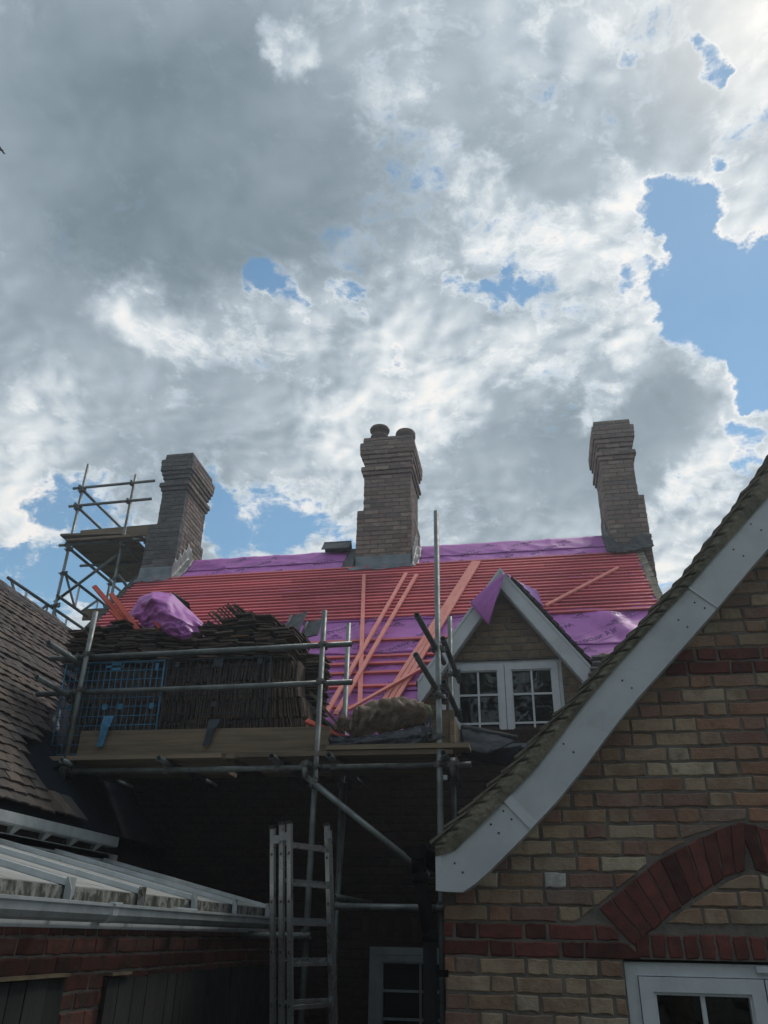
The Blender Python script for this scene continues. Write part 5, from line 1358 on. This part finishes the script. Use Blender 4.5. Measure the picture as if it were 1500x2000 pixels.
for ci_, (cx, w) in enumerate(cols_):
    for yy, base in ((6.70, 4.385), (6.93, 4.36)):
        z = base; top = lerp(PROF, cx)+rr.uniform(-.02, .015)+(.02 if yy > 6.8 else 0); tx = rr.uniform(-.05, .05); ty = rr.uniform(-.06, .06); along = rr.random() < .35
        pile_ = []
        while z < top:
            tx += rr.uniform(-.03, .03); ty += rr.uniform(-.035, .035); tx *= .93; ty *= .93
            M = Matrix.Translation((cx+rr.uniform(-.045, .045), yy+rr.uniform(-.04, .03), z)) @ Matrix.Rotation(tx, 4, 'X') @ Matrix.Rotation(ty, 4, 'Y') @ Matrix.Rotation((0 if along else R(90))+rr.uniform(-.16, .16), 4, 'Z')
            pile_.append(M); z += rr.uniform(.0165, .025)
        for n_, M in enumerate(pile_[::-1]):
            lab = ('topmost tile of the ' if n_ == 0 else ORD[n_]+' tile down in the ' if n_ < 10 else 'low flat tile in the ')+COLN[ci_]
            items.append((20-(0 if yy < 6.8 else 12), M, lab if yy < 6.8 else 'rear flat tile behind the '+COLN[ci_]))
# leaning rows on top right and flat stack closing the right end
for k in range(11):
    M = Matrix.Translation((-2.80+k*.026, 6.68, 4.76+.012*k-(.03 if k > 7 else 0))) @ Matrix.Rotation(R(42)+rr.uniform(-.08, .08), 4, 'Y') @ Matrix.Rotation(rr.uniform(-.1, .1), 4, 'Z')
    items.append((30, M, 'tilted roof tile leaning in the row beside the highest heap'))
for k in range(8):
    M = Matrix.Translation((-3.02+k*.03, 6.80, 4.70+.006*k)) @ Matrix.Rotation(R(38)+rr.uniform(-.12, .12), 4, 'Y') @ Matrix.Rotation(rr.uniform(-.2, .2), 4, 'Z')
    items.append((30, M, 'tilted roof tile leaning right of the purple membrane scrap'))
z = 3.55; n_ = 0
while z < 4.52:
    x = -1.86-.10*(z-3.55) + .03*sin(z*9); 
    M = Matrix.Translation((x+rr.uniform(-.02, .02), 6.95+rr.uniform(-.03, .03), z)) @ Matrix.Rotation(rr.uniform(-.06, .14), 4, 'Y') @ Matrix.Rotation(rr.uniform(-.2, .2), 4, 'Z')
    items.append((25, M, ['lowest third', 'middle', 'upper third'][min(2, int((z-3.55)/.33))]+' of the ragged flat pile closing the right end of the stack')); z += rr.uniform(.018, .026)
items.sort(key=lambda t: -t[0])
for _, M, lab in items[:292]:
    o = put_mesh('roof_tile', rr.choice(TM), M); setp(o, lab, 'roof tile', TSG, 'thing')
mb = MB()
for _, M, lab in items[292:]:
    me = rr.choice(TM); k = len(mb.v); mb.v += [M @ v_.co for v_ in me.vertices]
    for p in me.polygons: mb.f.append([i+k for i in p.vertices]); mb.mi.append(0); mb.sm.append(False)
mb.build('stacked_tiles', 'tile_stack', label='lower rows of dark tiles packed on edge behind the mesh guards', cat='roof tiles', kind='stuff')

# ================================================================== loose things
# purple membrane scrap thrown over the heap
def S_(px, py, y): return at(px, py, Y=y)
rowsP = [[S_(248,1205,7.0), S_(272,1172,7.02), S_(300,1157,7.02), S_(335,1160,7.05), S_(362,1184,7.05), S_(392,1212,6.95)],
         [S_(250,1208,6.9), S_(276,1178,6.85), S_(300,1170,6.56), S_(338,1178,6.70), S_(366,1200,6.72), S_(402,1222,6.74)],
         [S_(262,1206,6.84), S_(284,1196,6.80), S_(305,1192,6.60), S_(328,1198,6.42), S_(365,1218,6.54), S_(394,1230,6.66)],
         [S_(272,1214,6.84), S_(284,1222,6.78), S_(306,1216,6.66), S_(326,1226,6.52), S_(358,1238,6.50), S_(384,1240,6.60)],
         [S_(280,1226,6.86), S_(288,1234,6.78), S_(312,1232,6.70), S_(336,1244,6.58), S_(356,1252,6.56), S_(374,1250,6.62)]]
scrap = sheet('membrane_scrap', rowsP, 60, 48, lambda u, v: (.012*fbm(u*5, v*5, 2), .05*fbm(u*2.6, v*2.6, 31)+.03*max(0, .2-abs(noise.noise(Vector((u*4.2+v*2, v*3.1, 7)))))/.2*-1, .010*fbm(u*6, v*6, 9)), 'membrane', t=.002, label='crumpled purple membrane scrap thrown over the tile heap near the red offcuts', cat='membrane')
# lettering on it, lying on the cloth
from mathutils.bvhtree import BVHTree
_me = scrap.data; bv = BVHTree.FromPolygons([scrap.location+v_.co for v_ in _me.vertices], [list(p.vertices) for p in _me.polygons])
def print_on(parent, geo, px, py, size, angd, name='lettering'):
    ca, sa = cos(R(angd)), sin(R(angd)); vs_ = []
    for u, v in geo[0]:
        d = ray(px+(u*ca-v*sa)*size, py-(u*sa+v*ca)*size); h = bv.ray_cast(CAM_POS, d.normalized())
        if h[0] is None: return
        vs_.append(h[0]-d.normalized()*.006)
    mb = MB(); mb.add(vs_, geo[1]); return mb.build(name, 'print_ink', parent)
TT = text_mesh('Air', 1, .012); T3 = text_mesh('Pro', 1, .012); T4 = text_mesh('up.com', 1, .003); T5 = text_mesh('Proctor', 1, .012)
print_on(scrap, TT, 356, 1222, 17, -42); print_on(scrap, T4, 346, 1229, 9, -60); print_on(scrap, outline(1.9, 1.5, .06), 352, 1226, 15, -45)
print_on(scrap, T3, 290, 1181, 13, 50); print_on(scrap, outline(2.1, 1.3, .07), 290, 1182, 12, 50); print_on(scrap, T5, 288, 1214, 8, 75); print_on(scrap, T4, 330, 1192, 8, -50)
sheet('membrane_strip', [[S_(396,1222,6.70), S_(402,1218,6.72)], [S_(408,1238,6.66), S_(416,1240,6.68)], [S_(412,1246,6.64), S_(422,1247,6.66)]], 6, 10, lambda u, v: (0, 0, .004*fbm(u*4, v*4, 1)), 'membrane', label='small bright purple strip sticking out at the right of the crumpled membrane', cat='membrane')
sheet('membrane_strip', [[S_(148,1238,7.2), S_(156,1236,7.2)], [S_(142,1250,7.15), S_(150,1250,7.15)], [S_(145,1256,7.1), S_(150,1262,7.1)]], 8, 8, lambda u, v: (.01*fbm(u*4, v*4, 1), 0, .01*fbm(u*4, v*4, 6)), 'membrane', label='tiny purple flap at the far left corner where tile roof meets house roof', cat='membrane')
offcut('packing_piece', S_(384,1240,6.60), S_(400,1236,6.66), .13, .02, 'board_end', 'pale wooden piece under the right end of the crumpled membrane')
# red offcuts
G = 'red batten offcuts on the tile heap'
for (a, b, ya, yb, w, lab) in (((184,1145),(240,1210),6.86,6.78,.045,'longest red batten offcut leaning up left from the tile heap'), ((217,1160),(276,1240),6.82,6.68,.048,'red batten offcut running down to the pile beside the purple scrap'),
                              ((220,1192),(246,1218),6.80,6.76,.07,'short wide red offcut low under the two leaning red battens'), ((303,1216),(312,1228),6.62,6.60,.022,'tiny pink splinter at the lower edge of the purple scrap')):
    offcut('batten_offcut', S_(a[0], a[1], ya), S_(b[0], b[1], yb), w, .022, 'batten_red', lab, up=(.2, -.8, .5), group=G)
# loose battens lying on the roof
def loose(a, b, h, lab, w=.048, grp='loose battens lying on the roof'):
    p, q_ = roof_at(a[0], a[1], h), roof_at(b[0], b[1], h)
    mb = MB(); mb.bar(p, q_, w, .025, RN); mb.build('loose_batten', 'batten_loose', label=lab, cat='batten', group=grp)
loose((711,1122),(702,1402),.052,'upright loose batten, leftmost on the roof, running nearly straight up')
loose((793,1120),(638,1392),.066,'left batten of the slanting pair crossing the upright one'); loose((814,1122),(655,1396),.080,'right batten of the slanting pair crossing the upright one')
loose((925,1097),(733,1394),.052,'left batten of the slanting bundle beside the tall standard'); loose((930,1097),(745,1394),.053,'middle batten of the slanting bundle beside the tall standard'); loose((936,1097),(757,1393),.054,'right batten of the slanting bundle beside the tall standard')
loose((822,1306),(680,1386),.085,'loose batten lying across the bottom of the slanting bundle', .035); loose((1207,1109),(1066,1183),.052,'lone loose batten right of the dormer on the dense red rows')
offcut('splinter', roof_at(730,1207,.05), roof_at(744,1204,.05), .012, .006, 'board_end', 'small pale splinter lying under the slanting batten pair', up=RN)
# angle ridge tiles
c = S_(352, 1172, 7.25); angle_tile('ridge_tile', c, (S_(370,1192,7.2)-S_(334,1150,7.35)), (.3, -.5, .8), .36, .10, 'tile_dark', 'dark ridge tile sticking up behind the purple scrap', ang=R(60))
def ridge_standing(base, topp, side, lab):
    """V-shaped ridge tile stood on its end against the roof"""
    ax = (topp-base); L = ax.length; x = ax.normalized(); s_ = (side-base); s_ = s_-x*s_.dot(x); W_ = s_.length; s_.normalize(); n = x.cross(s_)
    if n.y < 0: n = -n
    mb = MB(); t = .014
    mb.prism([base, base+s_*W_, topp+s_*W_, topp], n*t)
    s2 = (-s_*.35+n*.94)
    mb.prism([base, base+s2*W_, topp+s2*W_*.9, topp], -(x.cross(s2))*t); mb.tube(base, topp, .016, 8, solid=True)
    return mb.build('ridge_tile', 'ridge_grey', label=lab, cat='ridge tile')
ridge_standing(at(553,1238,Y=7.45), at(569,1203,Y=7.6), at(575,1250,Y=7.3), 'left of two grey angle ridge tiles leaning on the roof right of the heap')
ridge_standing(at(588,1246,Y=7.4), at(600,1215,Y=7.55), at(615,1252,Y=7.3), 'right of two grey angle ridge tiles leaning on the roof right of the heap')
angle_tile('ridge_tile', S_(425, 1232, 6.9), (S_(445,1246,6.85)-S_(405,1216,6.95)), (.4, -.5, .7), .34, .12, 'tile_dark', 'dark curved ridge tile between purple strip and highest tile heap', ang=R(55))
# timbers at the right end of the stack
offcut('timber', S_(606,1352,6.75), S_(668,1424,6.75), .03, .02, 'wood_old', 'thin dark lath slanting down from the stack to the insulation')
offcut('timber', S_(612,1390,6.70), S_(672,1432,6.66), .05, .02, 'board_end', 'pale wooden slat under the thin dark lath')
offcut('timber', S_(608,1382,6.62), S_(670,1440,6.60), .04, .02, 'tile_dark', 'dark wooden slat under the thin dark lath')
offcut('batten_offcut', S_(598,1408,6.60), S_(676,1442,6.58), .05, .022, 'batten_red', 'dull red batten poking out under the insulation behind the standard', up=(0, -.6, .6), group=G)
# mineral wool
def lump(path, rad, seed, nu=70, nv=36, amp=.028, flat=.8):
    mb = MB(); P_ = [Vector(p) for p in path]
    def f(u, v):
        a = u*(len(P_)-1); i = min(int(a), len(P_)-2); a -= i; c = P_[i].lerp(P_[i+1], a*a*(3-2*a)*.3+a*.7)
        r = (rad[i]*(1-a)+rad[i+1]*a)*min(1, (u*12)**.6+.03)*min(1, ((1-u)*12)**.6+.03); t = 2*pi*v
        w = 1+.40*fbm(cos(t)*.9+u*4.5, sin(t)*.9, seed)-.22*max(0, .3-abs(noise.noise(Vector((cos(t)*1.4+u*9, sin(t)*1.4, seed+6)))))/.3+amp/max(rad)*.7*fbm(cos(t)*4+u*22, sin(t)*4, seed+3)
        return c+Vector((0, cos(t)*r*w, sin(t)*r*w*flat))
    mb.grid(f, nu, nv); return mb
wool = thing('insulation', 'roll of brown mineral wool insulation slumped on the scaffold boards beside the tall standard', 'insulation', (-1.1, 6.7, 3.55))
lump([S_(682,1428,6.62), S_(700,1412,6.64), S_(735,1400,6.66), S_(775,1396,6.68), S_(815,1392,6.70), S_(836,1396,6.74)], [.12, .165, .15, .17, .15, .10], 3.).build('roll', 'insulation', wool)
lump([S_(658,1420,6.60), S_(668,1412,6.60), S_(684,1418,6.60), S_(692,1434,6.60)], [.05, .075, .07, .05], 11., 40, 24).build('torn_end', 'insulation', wool)
lump([S_(790,1388,6.64), S_(806,1386,6.64), S_(822,1390,6.66)], [.05, .065, .05], 17., 34, 24).build('torn_end', 'insulation', wool)
mb = MB(); rr = random.Random(9)
for i in range(1800):
    u = rr.random(); px = 655+u*185; py = 1398+12*sin(u*5)+rr.uniform(-10, 26)
    a = S_(px, py, 6.52+rr.uniform(0, .06)); d = Vector((rr.uniform(-1, 1), rr.uniform(-.5, .1), rr.uniform(-.6, .8))).normalized()*rr.uniform(.012, .04)
    mb.bar(a, a+d, .0014, .0014)
mb.build('fibres', 'insulation', wool, kind='stuff')
sheet('plastic_sheet', [[S_(640,1436,6.52), S_(690,1440,6.48), S_(740,1432,6.47), S_(790,1424,6.50), S_(826,1418,6.52), S_(838,1396,6.55)],
                        [S_(642,1448,6.50), S_(690,1450,6.44), S_(740,1446,6.42), S_(790,1438,6.44), S_(826,1436,6.46), S_(840,1430,6.50)],
                        [S_(646,1462,6.50), S_(690,1464,6.47), S_(740,1468,6.46), S_(790,1470,6.46), S_(818,1464,6.48), S_(838,1458,6.50)]], 60, 22,
      lambda u, v: (0, .030*fbm(u*7, v*3, 41), .012*fbm(u*6, v*3, 44)), 'plastic_black', t=.002, label='black plastic sheet draped under the insulation on the scaffold boards', cat='plastic sheet')
sheet('plastic_sheet', [[S_(829,1420,6.60), S_(841,1386,6.66), S_(846,1420,6.60)], [S_(822,1440,6.56), S_(836,1440,6.55), S_(846,1442,6.55)], [S_(815,1458,6.54), S_(832,1460,6.52), S_(845,1460,6.54)]], 12, 14, lambda u, v: (0, .02*fbm(u*5, v*4, 51), 0), 'plastic_black', t=.002,
      label='pointed fold of black sheet standing beside the tall standard', cat='plastic sheet')
lump([S_(776,1388,6.95), S_(800,1386,6.98), S_(830,1388,7.0), S_(846,1394,7.0)], [.06, .085, .09, .06], 61., 36, 24).build('rubble_bag', 'bag_green', label='yellow-green printed plastic bag behind the insulation roll', cat='bag')
# dark folded lead and ridge pieces leaning by the dormer window
sheet('lead_sheet', [[S_(903,1415,7.10), S_(950,1424,7.06), S_(1010,1438,7.02)], [S_(902,1440,7.02), S_(950,1448,6.98), S_(1002,1450,6.98)], [S_(903,1466,6.96), S_(952,1472,6.94), S_(972,1464,6.96)]], 20, 14, lambda u, v: (.006*fbm(u*4, v*4, 1), .012*fbm(u*5, v*4, 7), .006*fbm(u*4, v*4, 5)), 'lead_black', t=.012,
      label='upper of two dark bent roofing sheets below the dormer window', cat='roofing sheet')
mb = MB(); mb.tube(S_(903,1420,7.08), S_(1010,1441,7.0), .022, 10, solid=True); mb.build('capping_tube', 'lead_black', label='dark rolled edge lying along the top of the bent roofing sheets', cat='roll capping')
sheet('lead_sheet', [[S_(905,1466,7.12), S_(960,1470,7.08), S_(1018,1456,7.05)], [S_(906,1474,7.08), S_(950,1482,7.02), S_(1012,1470,7.0)], [S_(908,1480,7.06), S_(952,1490,7.0), S_(990,1496,7.0)]], 20, 12, lambda u, v: (0, .012*fbm(u*5, v*4, 17), .004*fbm(u*4, v*4, 5)), 'roofing_felt', t=.012,
      label='lower of two dark bent roofing sheets below the dormer window', cat='roofing sheet')
# stepped light bricks at the foot of the house wall behind the verge, and slates at the dormer foot
for k, (px, py) in enumerate(((1168,1286),(1170,1297),(1166,1308),(1162,1318))):
    p = S_(px, py, 7.75); m_ = MB(); m_.box(p, (.13, .16, .016)); m_.build('roof_tile', 'lead_pale', house)
p = S_(1180, 1283, 7.72); lump([p-Vector((.07, 0, 0)), p, p+Vector((.07, 0, 0))], [.03, .05, .03], 71., 20, 14).build('mortar_lump', 'mortar_verge', house)

# ================================================================== aluminium ladder
ld = thing('extension_ladder', 'triple aluminium extension ladder standing in front of the dark wall', 'ladder', (-1.3, 5.0, 0))
LB = at(543, 2000, Y=5.0); LT = at(545, 1612, Y=5.0)
th = R(55); wdir = Vector((cos(th), sin(th), 0))   # along the rungs
ndir = Vector((-sin(th), cos(th), 0))              # through the stack of sections
up = (at(548, 1612, Y=5.0)-at(548, 2000, Y=5.0)).normalized()
def place(px0, px1, y, ztop, zbot=0.): 
    a, b = at(px0[0], px0[1], Y=y), at(px1[0], px1[1], Y=y); d = (b-a)/(b.z-a.z); return a+d*(zbot-a.z), a+d*(ztop-a.z), d
def stile(px0, px1, y, w=.026, dd=.037):
    a, b = at(px0[0], px0[1], Y=y), at(px1[0], px1[1], Y=y); d = (b-a)/(b.z-a.z); a0 = a-d*a.z
    mb = MB(); ax = (b-a0).normalized(); n1 = ndir-ax*ndir.dot(ax); n1.normalize(); w1 = ax.cross(n1)
    # channel section: web and two flanges
    for c, e1, e2 in ((0, w, .0025), ):
        pass
    mb.bar(a0, b, .003, dd, n1)
    for s_ in (-1, 1):
        off = n1*(s_*(dd/2-.0015))+w1*(-.007); mb.bar(a0+off, b+off, .016, .003, n1)
    o = mb.build('stile', 'aluminium', ld)
    # rubber top plug and catch holes
    m_ = MB(); m_.bar(b-ax*.004, b+ax*.014, .018, dd+.002, n1); m_.build('stile_cap', 'screw', o)
    m_ = MB(); zz = .35
    while zz < b.z-.05:
        p = a0+d*zz; m_.tube(p+w1*.0018, p+w1*.004, .009, 10, solid=True); m_.tube(p-w1*.0018, p-w1*.004, .009, 10, solid=True); zz += .252
    m_.build('rung_socket', 'coupler_steel', o)
    return a0, b, o
secs = []
YL = 4.90
s1 = stile((531,2000), (531,1618), YL); s2 = stile((548,2000), (549,1610), YL-.045); s3 = stile((565,2000), (564,1608), YL-.09)
YR_ = YL+.30
r3 = stile((648,2000), (637,1612), YR_-.09); r2 = stile((652,2000), (641,1622), YR_-.02)
for (l0, l1, lo), (q0, q1, qo), yy in ((s3, r3, 0), (s2, r2, 1)):
    z = .20
    zs = [2.658+.0-.2005*k for k in range(13)]
    for z in zs:
        fa = l0+(l1-l0)*((z-l0.z)/(l1.z-l0.z)); fb = q0+(q1-q0)*((z-q0.z)/(q1.z-q0.z))
        if z > min(l1.z, q1.z)-.03: continue
        mb = MB(); mb.bar(fa+Vector((0, 0, -.0 if not yy else .02)), fb+Vector((0, 0, 0 if not yy else .02)), .024, .020, (0, 0, 1)); mb.build('rung', 'aluminium', ld)
for p, w in ((at(556,1634,Y=YL-.06), .05), (at(540,1640,Y=YL-.03), .05), (at(641,1632,Y=YR_-.10), .03)):
    mb = MB(); mb.box(p, (w, .03, .045)); mb.build('guide_bracket', 'aluminium', ld)

# ================================================================== a bird far off
bd = at(2, 293, Y=38.)
mb = MB(); mb.lathe([(.001, -.22), (.05, -.12), (.08, 0), (.06, .12), (.02, .2), (.001, .24)], bd, 10, (1, .3, .1))
for s_ in (-1, 1): mb.prism([bd+Vector((-.08, 0, .02)), bd+Vector((.10, 0, .02)), bd+Vector((.02, s_*.5, .18)), bd+Vector((-.10, s_*.55, .16))], (0, 0, .015))
mb.build('bird', 'feather', label='small dark bird flying at the left edge of the sky', cat='bird')

# ================================================================== thin haze volume added for the veiling glare
hz = bpy.data.materials.new('glare_haze'); hz.use_nodes = True; _t = hz.node_tree; _t.nodes.clear()
_v = _t.nodes.new('ShaderNodeVolumePrincipled'); _v.inputs['Color'].default_value = (.86, .93, 1, 1); _v.inputs['Density'].default_value = .0045; _v.inputs['Anisotropy'].default_value = .6
_o = _t.nodes.new('ShaderNodeOutputMaterial'); _t.links.new(_v.outputs[0], _o.inputs['Volume']); MATS['glare_haze'] = hz
mb = MB(); mb.box((0, 50, 5.6), (810, 910, 13.2)); hb = mb.build('glare_haze', 'glare_haze', kind='stuff')
SC.cycles.volume_bounces = 0
